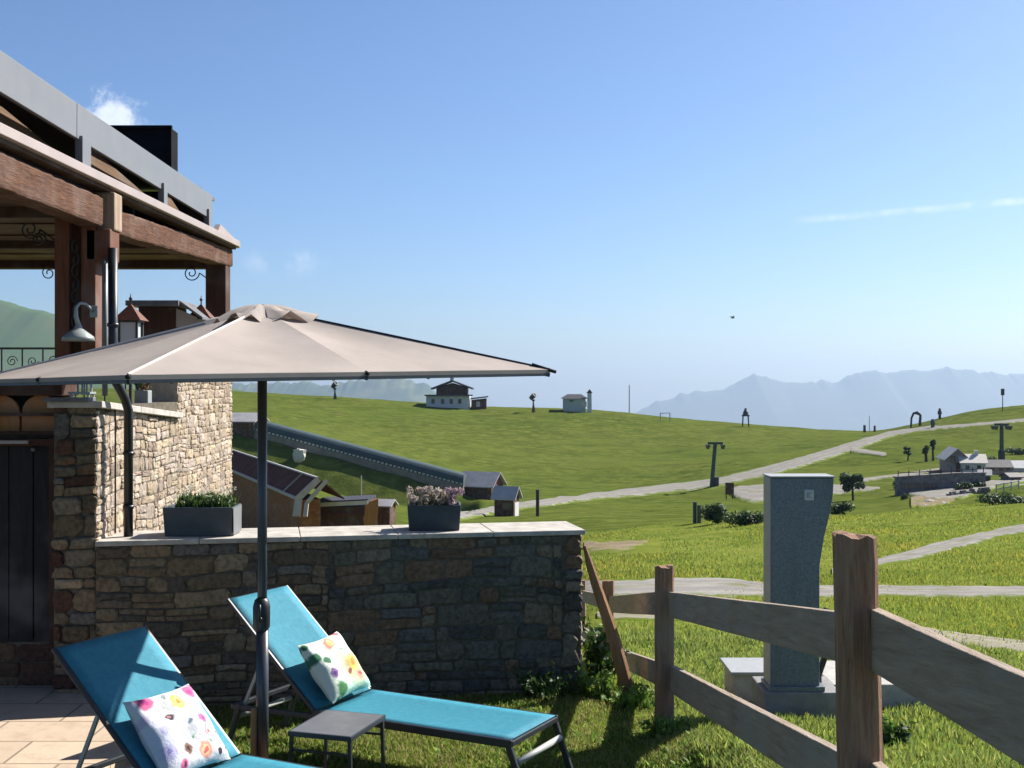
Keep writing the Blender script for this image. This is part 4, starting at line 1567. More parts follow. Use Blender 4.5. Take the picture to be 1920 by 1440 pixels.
def pillow(label, mat, p, axx, ayy, h, roll=0.0):
    """p: middle of the lower edge; axx across, ayy up the lean"""
    n_ = 26
    vs, fs = [], []
    for side in (1, -1):
        for i in range(n_ + 1):
            for j in range(n_ + 1):
                s_, t_ = i / n_ * 2 - 1, j / n_ * 2 - 1
                x = s_ * h * (1 - .07 * (1 - t_ * t_)) * (1 - 0.0 * abs(s_))
                y_ = t_ * h * (1 - .07 * (1 - s_ * s_))
                z = .085 * ((1 - s_ ** 2) * (1 - t_ ** 2)) ** .42 * (1 + .12 * math.sin(5 * s_ + 2 * t_) + .08 * math.cos(7 * t_))
                vs.append((x, y_, side * z))
        o = 0 if side == 1 else (n_ + 1) ** 2
        for i in range(n_):
            for j in range(n_):
                f_ = (o + i * (n_ + 1) + j, o + (i + 1) * (n_ + 1) + j, o + (i + 1) * (n_ + 1) + j + 1, o + i * (n_ + 1) + j + 1)
                fs.append(f_ if side == 1 else f_[::-1])
    q = MB()
    q.add(vs, fs)
    o = q.build('pillow', mat, None, smooth=True)
    tag(o, label, 'pillow', 'flower print pillows on the loungers')
    axx, ayy = Vector(axx).normalized(), Vector(ayy).normalized()
    azz = axx.cross(ayy).normalized()
    ayy = azz.cross(axx)
    R = Matrix((axx, ayy, azz)).transposed() @ Matrix.Rotation(roll, 3, 'Z')
    o.matrix_world = Matrix.Translation(Vector(p) + ayy * h * .97 + azz * .05) @ R.to_4x4()
    return o
th2 = RAD(52)
lean = -LD * math.cos(th2) + Vector((0, 0, math.sin(th2)))
PB = Vector((-1.137, 7.065, .33)) + LW * .265 + LD * .03
pillow('pastel pillow printed with yellow, coral and green flowers', M['pil2'], PB, LW, lean, .2, RAD(2))
PA = N1 + Vector((0, 0, .31)) + LW * .27 + LD * .0
pillow('white pillow printed with pink and yellow flowers on the nearest lounger', M['pil1'], PA, LW, -LD * math.cos(RAD(50)) + Vector((0, 0, math.sin(RAD(50)))), .222, RAD(-1))

# ------------------------------------------------------------------ side table
st = thing('side_table', 'small low grey side table between the two loungers', 'table', (-.925, 6.515, 0), RAD(-17.5))
M['tabletop'] = plain('grey_table_top', (.12, .125, .135), .45, .4, var=.12, scale=12)
q = MB()
q.box((0, 0, .395), (.345, .43, .014))
tp_ = q.build('tabletop', M['tabletop'], st, world=False, bevel=.004)
q = MB()
for y_ in (-.215, .215):
    q.box((0, y_, .388), (.36, .016, .026))
for x in (-.172, .172):
    q.box((x, 0, .388), (.016, .42, .026))
q.build('rim', M['frame'], st, world=False, bevel=.003)
for x, y_ in ((-.165, -.205), (.165, -.205), (.165, .205), (-.165, .205)):
    q = MB()
    q.bar((x, y_, .385), (x * 1.06, y_ * 1.03, 0), .018, .018, up=(1, 0, 0))
    q.build('leg', M['frame'], st, world=False)
for y_ in (-.2, .2):
    q = MB()
    q.bar((-.167, y_, .3), (.167, y_, .3), .012, .012)
    q.build('stretcher', M['frame'], st, world=False)
# ------------------------------------------------------------------ fence
fe = thing('wooden_fence', 'rustic fence of rough posts and wide grey boards running downhill', 'fence', (1.0, 8.0, 0))
rf = random.Random(12)
def post(x, y, ztop, zbot, wd, lean, n=14):
    q = MB()
    pts = []
    vs, fs = [], []
    K = 16
    ph = [rf.uniform(-.06, .06) for _ in range(K)]
    for i in range(n + 1):
        t_ = i / n
        z = zbot + (ztop - zbot) * t_
        cx = x + lean * (1 - t_)
        notch = 1.0 - .05 * math.exp(-((t_ - .80) / .03) ** 2)
        for k in range(K):
            a = 2 * math.pi * k / K
            sq = 1 / max(abs(math.cos(a)), abs(math.sin(a)))
            r = wd / 2 * min(sq, 1.14) * (1 + ph[k] + rf.uniform(-.025, .025)) * notch * (1.0 - .03 * t_)
            vs.append((cx + r * math.cos(a), y + r * math.sin(a), z + (rf.uniform(-.008, .012) if i == n else 0)))
        if i:
            o = K * (i - 1)
            fs += [(o + k, o + (k + 1) % K, o + K + (k + 1) % K, o + K + k) for k in range(K)]
    vs.append((x, y, ztop + .006))
    o = K * n
    fs += [(o + k, o + (k + 1) % K, len(vs) - 1) for k in range(K)]
    q.add(vs, fs)
    return q.build('post', M['fencepost'], fe)
post(1.005, 3.6, 1.755, .55, .118, .03)
post(.957, 7.7, 1.055, -.1, .118, .0)
post(.955, 12.2, .24, -.9, .115, .0)
post(.93, 16.4, -.42, -1.5, .115, .0)
post(1.04, 1.9, 1.95, .7, .118, .0)
def board(p0, p1, ht, th=.036, seg=5):
    q = MB()
    q.bar(p0, p1, th, ht, seg=seg, jit=.0018, rnd=rf)
    return q.build('rail', M['rail'], fe, bevel=.004)
X_ = 1.055
board((X_ - .01, 3.72, 1.425), (X_ - .06, 7.62, .83), .155)
board((X_, 1.7, 1.555), (X_, 3.62, 1.455), .18)
board((X_ - .01, 3.70, .985), (X_ - .05, 7.64, .36), .165)
board((X_, 1.7, 1.1), (X_, 3.6, 1.02), .17)
board((X_ - .075, 7.78, .81), (X_ - .08, 12.12, .02), .155)
board((X_ - .075, 7.78, .345), (X_ - .08, 12.12, -.46), .155)
board((X_ - .09, 12.28, .01), (X_ - .11, 16.3, -.62), .15)
board((X_ - .09, 12.28, -.47), (X_ - .11, 16.3, -1.1), .15)

# leaning stake
q = MB()
pts = []
a, b = Vector((.83, 8.72, -.02)), Vector((.535, 8.86, 1.03))
for i in range(9):
    t_ = i / 8
    pts.append(a.lerp(b, t_) + Vector((.012 * math.sin(t_ * 5), 0, 0)))
q.tube(pts, [.048, .05, .047, .046, .043, .04, .036, .028, .012], 9)
sk = q.build('leaning_stake', M['stake'], None, smooth=False)
tag(recenter(sk), 'brown wooden stake leaning against the right end of the garden wall', 'stake')

# ------------------------------------------------------------------ utility cabinet on concrete
m = Mat('blue_grey_cabinet', .45, .4, .1)
p_ = m.pos()
n_ = m.noise(p_, 60, 4, .7)
vo_ = m.n('ShaderNodeTexVoronoi')
vo_.inputs['Scale'].default_value = 105
m.link(p_, vo_.inputs['Vector'])
sc_ = m.n('ShaderNodeSeparateColor')
m.link(vo_.outputs['Color'], sc_.inputs[0])
spk = m.math('ADD', m.math('MULTIPLY', sc_.outputs[0], .6), m.math('MULTIPLY', n_, .5))
cc_ = m.ramp(spk, [(.25, (.12, .145, .178)), (.8, (.18, .21, .24))])
m.color(m.mix(m.math('MULTIPLY', m.smooth(m.noise(m.pos((5, 5, 1)), 1.5, 5, .65), .5, .72), .5), cc_, (.08, .1, .115)))
m.bump(n_, .15, .004)
M['cabinet'] = m.m
M['cabinet_edge'] = plain('pale_galvanised_edge', (.3, .31, .31), .5, .4, var=.1, scale=20)
ub = thing('utility_cabinet', 'tall blue grey metal cabinet with a wider head beyond the fence', 'cabinet', (1.9, 8.2, .17))
YC = 8.12
def cx(u, Y=YC):
    return (u - 960) / F * Y
def czz(v, Y=YC):
    return EYE - (v - 720) / F * Y
prof = [(1446, 1300), (1537, 1300), (1537, 1062), (1545, 1010), (1557, 960), (1562, 930), (1564, 896), (1446, 896)]
q = MB()
q.prism([(cx(u), YC, czz(v)) for u, v in prof][::-1], (0, .225, 0))
q.build('body', M['cabinet'], ub, bevel=.006)
q = MB()
q.box((cx(1446) - .003, YC + .1125, (czz(896) + czz(1300)) / 2), (.008, .215, czz(896) - czz(1300) - .004))
q.build('side_panel', M['cabinet_edge'], ub, bevel=.004)
q = MB()
q.box(((cx(1443) + cx(1566)) / 2, YC + .11, czz(894)), (cx(1566) - cx(1443), .25, .01))
q.build('lid', M['cabinet_edge'], ub, bevel=.003)
q = MB()
q.box(((cx(1441) + cx(1545)) / 2, YC + .11, .185), (cx(1545) - cx(1441), .27, .03))
q.build('foot_flange', M['cabinet'], ub)
q = MB()
q.box((cx(1517), YC - .004, czz(928)), (.062, .004, .07))
stk = q.build('sticker', plain('pale_sticker', (.5, .52, .54), .5, .3, var=.1), ub)
q = MB()
for (x0, z0, x1, z1) in ((-.014, .02, -.014, -.02), (-.012, 0, .014, .02), (-.012, 0, .014, -.02)):
    c_ = Vector((cx(1517), YC - .008, czz(928)))
    q.bar(c_ + Vector((x0, 0, z0)), c_ + Vector((x1, 0, z1)), .003, .008, up=(0, 1, 0))
q.build('sticker_mark', M['cabinet_edge'], stk)
q = MB()
q.tube([(cx(1552), 8.36, .1), (cx(1550), 8.34, .22), (cx(1562), 8.3, .38), (cx(1590), 8.26, .54), (cx(1606), 8.3, .6), (cx(1560), 8.36, .66)], .022, 10)
q.build('cable', M['blackmetal'], ub, smooth=True)
pb = thing('concrete_plinth', 'concrete plinth under the blue grey cabinet', 'plinth', (1.93, 8.3, 0))
q = MB()
q.box(((cx(1432) + cx(1576)) / 2, YC + .19, .05), (cx(1576) - cx(1432), .46, .235))
q.build('block', plain('dark_concrete', (.24, .24, .235), .9, .15, var=.2, scale=9, bump=.3), pb, bevel=.01)  # one even grey, darker than the slab nearby
sb_ = thing('concrete_slab', 'long low concrete slab in the grass to the right of the cabinet', 'slab', (2.6, 8.9, 0))
q = MB()
q.box((2.72, 8.95, .0), (.96, .75, .2))
q.build('slab', M['concrete'], sb_, bevel=.012)
cb2 = thing('concrete_chamber', 'low concrete chamber with a pale metal lid left behind the cabinet', 'chamber', (1.78, 9.2, 0))
q = MB()
q.box((1.8, 9.15, -.02), (.36, .42, .2))
q.build('chamber', M['concrete'], cb2, bevel=.01)
q = MB()
q.box((1.8, 9.15, .094), (.42, .48, .025))
q.build('lid', M['cabinet_edge'], cb2, bevel=.005)

# ------------------------------------------------------------------ weeds, grass
def weed(label, x, y, r, h, n, seed, cols, big=.05, group='leafy weeds by the wall and fence', cat='plant'):
    rr = random.Random(seed)
    q = MB()
    z0 = ground(x, y)
    for _ in range(n // 6):
        a = rr.uniform(0, 6.283)
        d_ = r * rr.random() ** .6
        b = Vector((x + math.cos(a) * d_ * .7, y + math.sin(a) * d_ * .7, z0 - .02))
        hh = h * rr.uniform(.5, 1.1) * (1 - .35 * d_ / r)
        tip = b + Vector((rr.uniform(-.3, .3) * hh + math.cos(a) * r * .3, rr.uniform(-.3, .3) * hh + math.sin(a) * r * .3, hh))
        q.color = tuple(c * .8 for c in rr.choice(cols))
        q.tube([b, b.lerp(tip, .5) + Vector((0, 0, hh * .06)), tip], [.004, .003, .002], 4, cap=False)
        m_ = rr.randint(6, 11)
        for k in range(m_):
            c_ = b.lerp(tip, (k + .8) / m_)
            q.leaves(c_, (big * .8, big * .8, big * .5), 2, big * rr.uniform(.35, .75), rr, cols, .5, 1.7)
    for _ in range(n):
        a = rr.uniform(0, 6.283)
        b = Vector((x + rr.gauss(0, .3) * r, y + rr.gauss(0, .3) * r, z0 - .01))
        l = h * rr.uniform(.25, .7)
        a2 = rr.uniform(0, 6.283)
        tip = b + Vector((math.cos(a2) * l * .5, math.sin(a2) * l * .5, l))
        side = Vector((-math.sin(a2), math.cos(a2), 0)) * rr.uniform(.002, .005)
        q.color = tuple(c * rr.uniform(.7, 1.3) for c in rr.choice(cols))
        md = b.lerp(tip, .55) + Vector((0, 0, l * .12))
        q.add([b - side, b + side, md + side, md - side, tip], [(0, 1, 2, 3), (3, 2, 4)])
    o = q.build('weed_clump', M['leaf'], None)
    tag(recenter(o), label, cat, group)
    return o
GR = [(0.150, 0.270, 0.040), (0.200, 0.330, 0.050), (0.100, 0.200, 0.030), (0.270, 0.360, 0.080)]
GD = [(.03, .075, .016), (.05, .1, .02), (.025, .06, .014)]
weed('leafy weed clump against the right end of the garden wall', .62, 8.75, .15, .24, 120, 1, GR, .045)
weed('leafy weeds around the foot of the leaning stake', .82, 8.5, .18, .18, 150, 2, GR, .04)
weed('tall weed behind the leaning stake, dark broad leaves', .68, 9.4, .14, .5, 110, 4, GD + GR[2:3], .06)
weed('dark shaded bushy weed at the foot of the garden wall, right part', .2, 8.68, .2, .3, 120, 6, GD, .035)
weed('small weed tuft in the sun right of the big fence post', 2.05, 6.75, .13, .2, 130, 10, GD + GR[:1], .04)

weed('bright leafy weeds hiding the foot of the second fence post', .96, 7.6, .15, .2, 130, 3, GR, .035)
def blades(name, x, y, hgt, wid, cols, rs, mat, lean=.5, zoff=-.005):
    n = len(x)
    z = hz(x, y) + zoff
    a = rs.uniform(0, 2 * np.pi, n)
    b = rs.uniform(0, 2 * np.pi, n)
    l = rs.uniform(.1, 1, n) * lean * hgt
    dx, dy = np.cos(a) * l, np.sin(a) * l
    sx, sy = np.cos(b) * wid / 2, np.sin(b) * wid / 2
    co = np.zeros((n, 5, 3))
    co[:, 0] = np.stack([x - sx, y - sy, z], -1)
    co[:, 1] = np.stack([x + sx, y + sy, z], -1)
    co[:, 2] = np.stack([x + sx * .8 + dx * .35, y + sy * .8 + dy * .35, z + hgt * .55], -1)
    co[:, 3] = np.stack([x - sx * .8 + dx * .35, y - sy * .8 + dy * .35, z + hgt * .55], -1)
    co[:, 4] = np.stack([x + dx, y + dy, z + hgt], -1)
    idx = np.arange(n)[:, None] * 5
    tri = np.concatenate([idx + np.array([[0, 1, 2]]), idx + np.array([[0, 2, 3]]), idx + np.array([[3, 2, 4]])], 0)
    cc = np.repeat(cols[:, None, :], 5, 1).reshape(-1, 3)
    o = fast_mesh(name, co.reshape(-1, 3), tri, mat, cc, smooth=False, kind='stuff')
    return o
def pick(cols, n, rs, lo=.65, hi=1.3):
    c = np.array(cols)[rs.randint(0, len(cols), n)]
    return c * rs.uniform(lo, hi, (n, 1))
rs = np.random.RandomState(4)
# garden lawn
n = 150000
x = rs.uniform(-2.15, 1.25, n)
y = rs.uniform(5.4, 8.95, n)
keep = (y < 8.22 + .197 * (x + 2.8)) | (x > .56)
keep &= ~((x < -2.12))
clump = fbm(x * 2.6, y * 2.6, 3)
keep &= rs.rand(n) < np.clip(.72 + clump * .9, .25, 1)
x, y, clump = x[keep], y[keep], clump[keep]
c1 = pick([(0.336, 0.280, 0.134), (0.160, 0.232, 0.032), (0.224, 0.296, 0.042), (0.120, 0.184, 0.029), (0.304, 0.320, 0.072), (0.352, 0.320, 0.128)], len(x), rs)
hgt = rs.uniform(.015, .045, len(x)) * (1 + np.clip(clump, -.4, .6))
blades('lawn_grass', x, y, hgt, rs.uniform(.003, .0075, len(x)), c1, rs, M['grass'], .9)
# broad leaves of clover and plantain in the lawn
n = 14000
x = rs.uniform(-2.0, 1.3, n)
y = rs.uniform(5.6, 8.7, n)
cl2 = fbm(x * 1.7 + 31, y * 1.7, 3)
keep = (cl2 > .02) & (y < 8.2 + .197 * (x + 2.8))
x, y = x[keep], y[keep]
blades('lawn_clover', x, y, rs.uniform(.02, .05, len(x)), rs.uniform(.012, .026, len(x)), pick([(0.165, 0.270, 0.045), (0.240, 0.345, 0.068), (0.120, 0.210, 0.038)], len(x), rs), rs, M['grass'], 1.3)
# meadow outside the fence
n = 150000
yy = 4.0 + (rs.rand(n) ** 1.2) * 13.0
u_ = rs.uniform(1130, 2250, n)
xx = (u_ - 960) / F * yy
keep = (xx > 1.02) | (yy > 9.5)
keep &= ~((xx > 1.6) & (xx < 3.22) & (yy > 8.55) & (yy < 9.4)) & ~((xx > 1.64) & (xx < 2.2) & (yy > 8.05) & (yy < 8.6))
vv = 720 + F * (EYE - hz(xx, yy)) / yy
tr_v = np.interp(u_, [1120, 1300, 1450, 1600, 1740, 1850, 1960], [1155, 1159, 1163, 1173, 1190, 1206, 1222])
keep &= ~((np.abs(vv - tr_v) < 9 + 3 * rs.rand(n)) & (rs.rand(n) < .9))
cl3 = fbm(xx * .9, yy * .9, 4)
keep &= rs.rand(n) < np.clip(.65 + cl3, .15, 1)
xx, yy, cl3 = xx[keep], yy[keep], cl3[keep]
k = len(xx)
blades('meadow_grass', xx, yy, rs.uniform(.03, .085, k) * (1 + np.clip(cl3, -.3, .7)), rs.uniform(.006, .014, k) * (.6 + yy / 12), pick([(0.190, 0.262, 0.049), (0.248, 0.300, 0.059), (0.307, 0.338, 0.086), (0.146, 0.217, 0.054)], k, rs), rs, M['grass'], .8)
# flowering meadow down to its crest
n = 165000
yy = 15 * np.exp(rs.rand(n) * math.log(78 / 15))
u_ = rs.uniform(1070, 2250, n)
xx = (u_ - 960) / F * yy
vv = 720 + F * (EYE - hz(xx, yy)) / yy
path = (vv > np.interp(u_, [1060, 1300, 1400, 1500, 1960], [1088, 1082, 1089, 1097, 1099])) & (vv < 1123)
trk = (u_ > 1540) & (np.abs(vv - np.interp(u_, [1560, 1640, 1700, 1760, 1830, 1890, 1960], [1072, 1059, 1045, 1028, 1010, 996, 986])) < np.interp(u_, [1560, 1700, 1960], [6, 11, 8]))
trl = np.abs(vv - np.interp(u_, [1120, 1300, 1450, 1600, 1740, 1850, 1960], [1155, 1159, 1163, 1173, 1190, 1206, 1222])) < 9
dpat = (u_ < 1240) & (vv > 1012) & (vv < 1040)
keep = ~(path | trk | trl | dpat)
cl4 = fbm(xx * .25, yy * .12, 4)
keep &= rs.rand(n) < np.clip(.6 + cl4 * .9, .08, 1)
xx, yy, cl4 = xx[keep], yy[keep], cl4[keep]
k = len(xx)
def patch(c_, k_):
    q_ = np.clip(c_ * 1.6 + .35, 0, 1)[:, None]
    return np.array([[.8, .95, .9]]) * (1 - q_) + np.array([[1.22, 1.05, 1.0]]) * q_
blades('flower_meadow', xx, yy, rs.uniform(.04, .1, k) * (1 + np.clip(cl4, -.4, .5)), rs.uniform(.5, 1.2, k) * .0008 * yy, patch(cl4, k) * pick([(0.178, 0.246, 0.037), (0.245, 0.290, 0.043), (0.327, 0.326, 0.057), (0.137, 0.203, 0.043)], k, rs), rs, M['grass'], .9)
# buttercups
n = 2600
yy = 15 * np.exp(rs.rand(n) * math.log(75 / 15))
u_ = rs.uniform(1090, 1975, n)
xx = (u_ - 960) / F * yy
keep = fbm(xx * .16 + 7, yy * .09, 3) > .2
xx, yy = xx[keep], yy[keep]
k = len(xx)
blades('buttercups', xx, yy, np.full(k, .025), .0009 * yy + .008, pick([(.5, .42, .03), (.55, .47, .06)], k, rs, .8, 1.1), rs, M['petal'], .6, .09)
# ------------------------------------------------------------------ buildings further away
M['barnred'] = wood('red_brown_boards', (.12, .035, .025), (.24, .075, .055), 'Z', .5)
M['barnwood'] = wood('brown_boards', (.05, .026, .018), (.13, .065, .045), 'Z', .4)
M['roofgrey'] = plain('weathered_grey_roof', (.38, .36, .355), .7, .3, var=.18, scale=1.2)
M['roofdark'] = plain('dark_roof', (.045, .045, .05), .6, .3, var=.25, scale=1.5)
M['roofbrown'] = plain('brown_roof', (.12, .05, .038), .95, .05, var=.3, scale=1.5)
M['plaster'] = plain('white_plaster', (.52, .52, .5), .9, .1, var=.08, scale=1.0)
M['plastergreen'] = plain('grey_green_plaster', (.4, .44, .39), .9, .1, var=.1, scale=1.0)
M['housestone'] = plain('mauve_stone_wall', (.28, .23, .22), .9, .1, var=.3, scale=2.5)
M['darkstone'] = plain('dark_field_stone', (.16, .15, .145), .9, .1, var=.45, scale=2.2, bump=.6)
M['tantrim'] = plain('tan_trim_board', (.42, .35, .29), .7, .2, var=.15, scale=3)
M['palewhite'] = plain('pale_trim_board', (.5, .46, .4), .6, .3, var=.1, scale=3)
M['orange_chalet'] = wood('orange_brown_chalet_boards', (.12, .036, .01), (.34, .135, .04), 'X', .35)
M['winglass'] = plain('dark_window', (.02, .025, .03), .15, .6)
M['liftgreen'] = plain('dark_green_steel', (.035, .06, .045), .5, .4, var=.2)
M['liftdark'] = plain('dark_steel', (.03, .032, .036), .5, .4, var=.2)
def gable(name, label, cat, base, yaw, L, W, hw, rise, ov, mw, mr, group=None, gmat=None, th=.12, windows=(), door=None, chimney=None, sink=.6):
    """ridge along local x; windows: (wall, along, z, w, h) wall in 'f','b','l','r'"""
    t = thing(name, label, cat, base, yaw, group)
    q = MB()
    hl, hw2 = L / 2, W / 2
    q.box((0, 0, hw / 2 - sink / 2), (L, W, hw + sink))
    q.build('wall', mw, t, world=False)
    q = MB()
    for s in (-1, 1):
        q.prism([(s * hl - s * .06, -hw2, hw), (s * hl - s * .06, hw2, hw), (s * hl - s * .06, 0, hw + rise)], (s * .061, 0, 0))
    q.build('gable', gmat or mw, t, world=False)
    q = MB()
    k = rise / hw2
    for s in (-1, 1):
        e = hw2 + ov
        q.prism([(-hl - ov, s * e, hw - k * ov + .01), (hl + ov, s * e, hw - k * ov + .01), (hl + ov, 0, hw + rise + .01), (-hl - ov, 0, hw + rise + .01)], (0, 0, th))
    r_ = q.build('roof', mr, t, world=False)
    if chimney:
        q = MB()
        q.box((chimney[0], chimney[1], hw + rise + .1), (chimney[2], chimney[2], chimney[3]))
        q.build('chimney', M['plaster'], r_, world=False)
    for (wl, a, z, ww, hh) in windows:
        q = MB()
        if wl in 'fb':
            s = -1 if wl == 'f' else 1
            q.box((a, s * (hw2 + .02), z), (ww, .06, hh))
        else:
            s = -1 if wl == 'l' else 1
            q.box((s * (hl + .02), a, z), (.06, ww, hh))
        q.build('window', M['winglass'], t, world=False)
    if door:
        wl, a, ww, hh = door
        q = MB()
        if wl in 'fb':
            s = -1 if wl == 'f' else 1
            q.box((a, s * (hw2 + .03), hh / 2), (ww, .06, hh))
        else:
            s = -1 if wl == 'l' else 1
            q.box((s * (hl + .03), a, hh / 2), (.06, ww, hh))
        q.build('door', M['barnwood'], t, world=False)
    return t
def spot(u, v, y0=30.0):
    return hit(u, v, y0)
def ppm(p):
    return F / p.y

# barn at the foot of the conveyor
b = spot(900, 934)
s = p_b = b.y / F
gable('barn', 'red brown wooden barn with a pale grey roof at the foot of the conveyor', 'barn', b + Vector((.2, 0, 0)), RAD(-24), 4.6, 3.6, 28 * s, 20 * s, .5, M['barnwood'], M['roofgrey'], gmat=M['barnred'], door=('f', .8, 1.0, 1.7))
# kiosk
b = spot(950, 968)
s = b.y / F
t = gable('kiosk', 'small open wooden kiosk with a grey roof beside the hill road', 'kiosk', b, RAD(-20), 38 * s, 30 * s, 38 * s, 16 * s, .3, M['barnwood'], M['roofgrey'], door=None, windows=(('f', .35, 20 * s, 18 * s, 14 * s),))
q = MB()
q.box((19 * s + .04, 0, 14 * s), (.05, 22 * s, 26 * s))
q.build('white_panel', M['plaster'], t, world=False)
b = spot(1008, 968)
q = MB()
q.tube([b - Vector((0, 0, .6)), b + Vector((0, 0, 50 * b.y / F))], .16, 8)
tag(recenter(q.build('marker_post', M['liftdark'], None)), 'dark round post standing right of the kiosk', 'post')
for i_, (uu_, vv_, hh_) in enumerate(((800, 968, 22), (822, 966, 18))):
    pass
# small hut behind the right planter
b = P(724, 985, 66)
t = gable('hut', 'tiny dark hut with a light grey roof left of the flowering planter', 'hut', (b.x, b.y, b.z), RAD(-15), .75, .9, 1.1, .25, .14, M['barnwood'], M['roofgrey'], th=.06, sink=2)

# long brown roofed chalet below the garden
gx = Vector((-.365, .931, 0))
R0 = P(599, 900, 60.0)
E0 = P(559, 938, 59.62)
lw = thing('long_chalet', 'long low brown roofed chalet with pale verge boards below the garden wall', 'building', (R0.x - 3, R0.y + 8, -6))
Rf, Ef = R0 + gx * 34, E0 + gx * 34
q = MB()
nrm = (R0 - E0).cross(gx).normalized()
if nrm.z < 0:
    nrm = -nrm
q.prism([E0, R0, Rf, Ef], nrm * .1)
back = R0 + (R0 - E0) * Vector((1.2, 1.2, 0)) - Vector((0, 0, 1.0))
q.prism([R0, back, back + gx * 34, Rf], nrm * .05 + Vector((0, 0, .05)))
rfb = q.build('roof', M['roofbrown'], lw)
q = MB()
sdir = (R0 - E0)
for k in range(60):
    pass
q = MB()
q.bar(E0 + nrm * .12 - gx * .1, Ef + nrm * .12, .13, .12)
q.build('eaves_gutter', M['tantrim'], rfb)
q = MB()
q.bar(E0 + gx * 3.4 + nrm * .16, R0 + gx * 3.4 + nrm * .16, .09, .07)
q.build('roof_batten', M['tantrim'], rfb)
q = MB()
q.bar(R0 + nrm * .16, Rf + nrm * .16, .1, .08)
q.build('ridge_strip', M['roofgrey'], rfb)
tip = P(556, 972, 59.3)
q = MB()
q.bar(R0 + nrm * .08 - gx * .06, E0 + nrm * .08 - gx * .06, .12, .3, up=nrm)
q.bar(E0 - gx * .06 + Vector((0, 0, .05)), tip + Vector((0, 0, .1)), .12, .36, up=(1, 0, .4))
q.build('verge_board', M['tantrim'], rfb)
q = MB()
o_ = Vector((.42, -.3, 0))
q.bar(R0 + o_ + nrm * .02, E0 + o_ + Vector((.05, 0, -.1)), .08, .2, up=nrm)
q.bar(E0 + o_ + Vector((.05, 0, -.1)), tip + o_ + Vector((.05, 0, .12)), .08, .2, up=(1, 0, .4))
q.build('outer_verge_board', M['tantrim'], rfb)
wdir = Vector((-.931, -.365, 0))
q = MB()
a_ = E0 + (R0 - E0) * .18 + gx * .4
a_.z = E0.z - .02
q.prism([a_, a_ + gx * 33, a_ + gx * 33 - wdir * 2.0, a_ - wdir * 1.0], (0, 0, -4.6))
q.build('timber_wall', M['orange_chalet'], lw)
# porch building to its right
pr_ = thing('porch', 'dark timber porch roof with a lit orange carved end beside the long chalet', 'building', (-8, 62, -6))
A0, A1 = P(588, 948, 62), P(690, 943, 62)
q = MB()
q.prism([A0, A1, A1 + Vector((.2, 1.9, .05)), A0 + Vector((.2, 1.9, .05))], (0, 0, .2))
prf = q.build('roof', M['roofdark'], pr_)
q = MB()
q.bar(A0 + Vector((0, -.03, .03)), A1 + Vector((0, -.03, .03)), .06, .2)
q.build('fascia', M['palewhite'], prf)
q = MB()
B0, B1 = P(600, 951, 62.25), P(684, 951, 62.25)
q.prism([B0, B1, B1 + Vector((0, 1.8, 0)), B0 + Vector((0, 1.8, 0))], (0, 0, -4))
q.build('wall', M['barnwood'], pr_)
q = MB()
q.bar(P(600, 965, 62.15), P(684, 964, 62.15), .08, .1)
q.build('wall_rail', M['roofbrown'], pr_)
q = MB()
C0 = P(684, 944, 62.2)
pts = [(0, 0), (24, -8), (24, 16), (22, 30), (24, 46), (0, 46), (-3, 30), (0, 14)]
k_ = 62.2 / F
q.prism([C0 + Vector((a * k_, a * k_ * .5, -b_ * k_)) for a, b_ in pts], (-.05, .3, 0))
q.build('carved_end', M['orange_bright'], pr_)

# covered conveyor on the bank
def tpt(u, dv=0.0):
    Yt_, Zt_ = tun(u)
    return Vector(((u - 960) / F * float(Yt_), float(Yt_), float(Zt_)))
cv = thing('covered_conveyor', 'long dark green covered conveyor tunnel running down the hillside', 'conveyor tunnel', tpt(650))
K0, K1 = tpt(478), tpt(872)
kd = (K1 - K0).normalized()
kn = Vector((kd.y, -kd.x, 0)).normalized()
if kn.y > 0:
    kn = -kn
M['tunnel_roof'] = plain('dark_blue_green_tunnel_roof', (.04, .07, .078), .75, .4, var=.15, scale=.8)
M['tunnel_base'] = plain('grey_brown_tunnel_base', (.2, .18, .16), .8, .2, var=.2, scale=1.2)
q = MB()
q.prism([K0 + kn * 1.2 + Vector((0, 0, -1)), K0 - kn * 1.2 + Vector((0, 0, -1)), K0 - kn * 1.2 + Vector((0, 0, .95)), K0 + kn * 1.2 + Vector((0, 0, .95))], K1 - K0)
q.build('base_wall', M['tunnel_base'], cv)
q = MB()
arc = []
for i in range(11):
    a = math.pi * i / 10
    arc.append(kn * (1.25 * math.cos(a)) + Vector((0, 0, .96 + 1.55 * math.sin(a) ** .8)))
q.prism([K0 + p for p in arc], K1 - K0)
q.build('roof_shell', M['tunnel_roof'], cv, smooth=False)
nw = 52
for i in range(nw):
    a = (i + .18) / nw
    b_ = (i + .78) / nw
    q = MB()
    c0, c1 = K0.lerp(K1, a), K0.lerp(K1, b_)
    off = kn * 1.27 + Vector((0, 0, 1.14))
    q.bar(c0 + off, c1 + off, .03, .2)
    q.build('window', M['palewhite'], cv)
t = gable('conveyor_house', 'dark shed with a pale roof at the upper end of the conveyor tunnel', 'shed', tpt(462) + Vector((0, .5, 0)), RAD(-14), 3.6, 3.4, 1.9, .9, .5, M['barnwood'], M['roofgrey'])
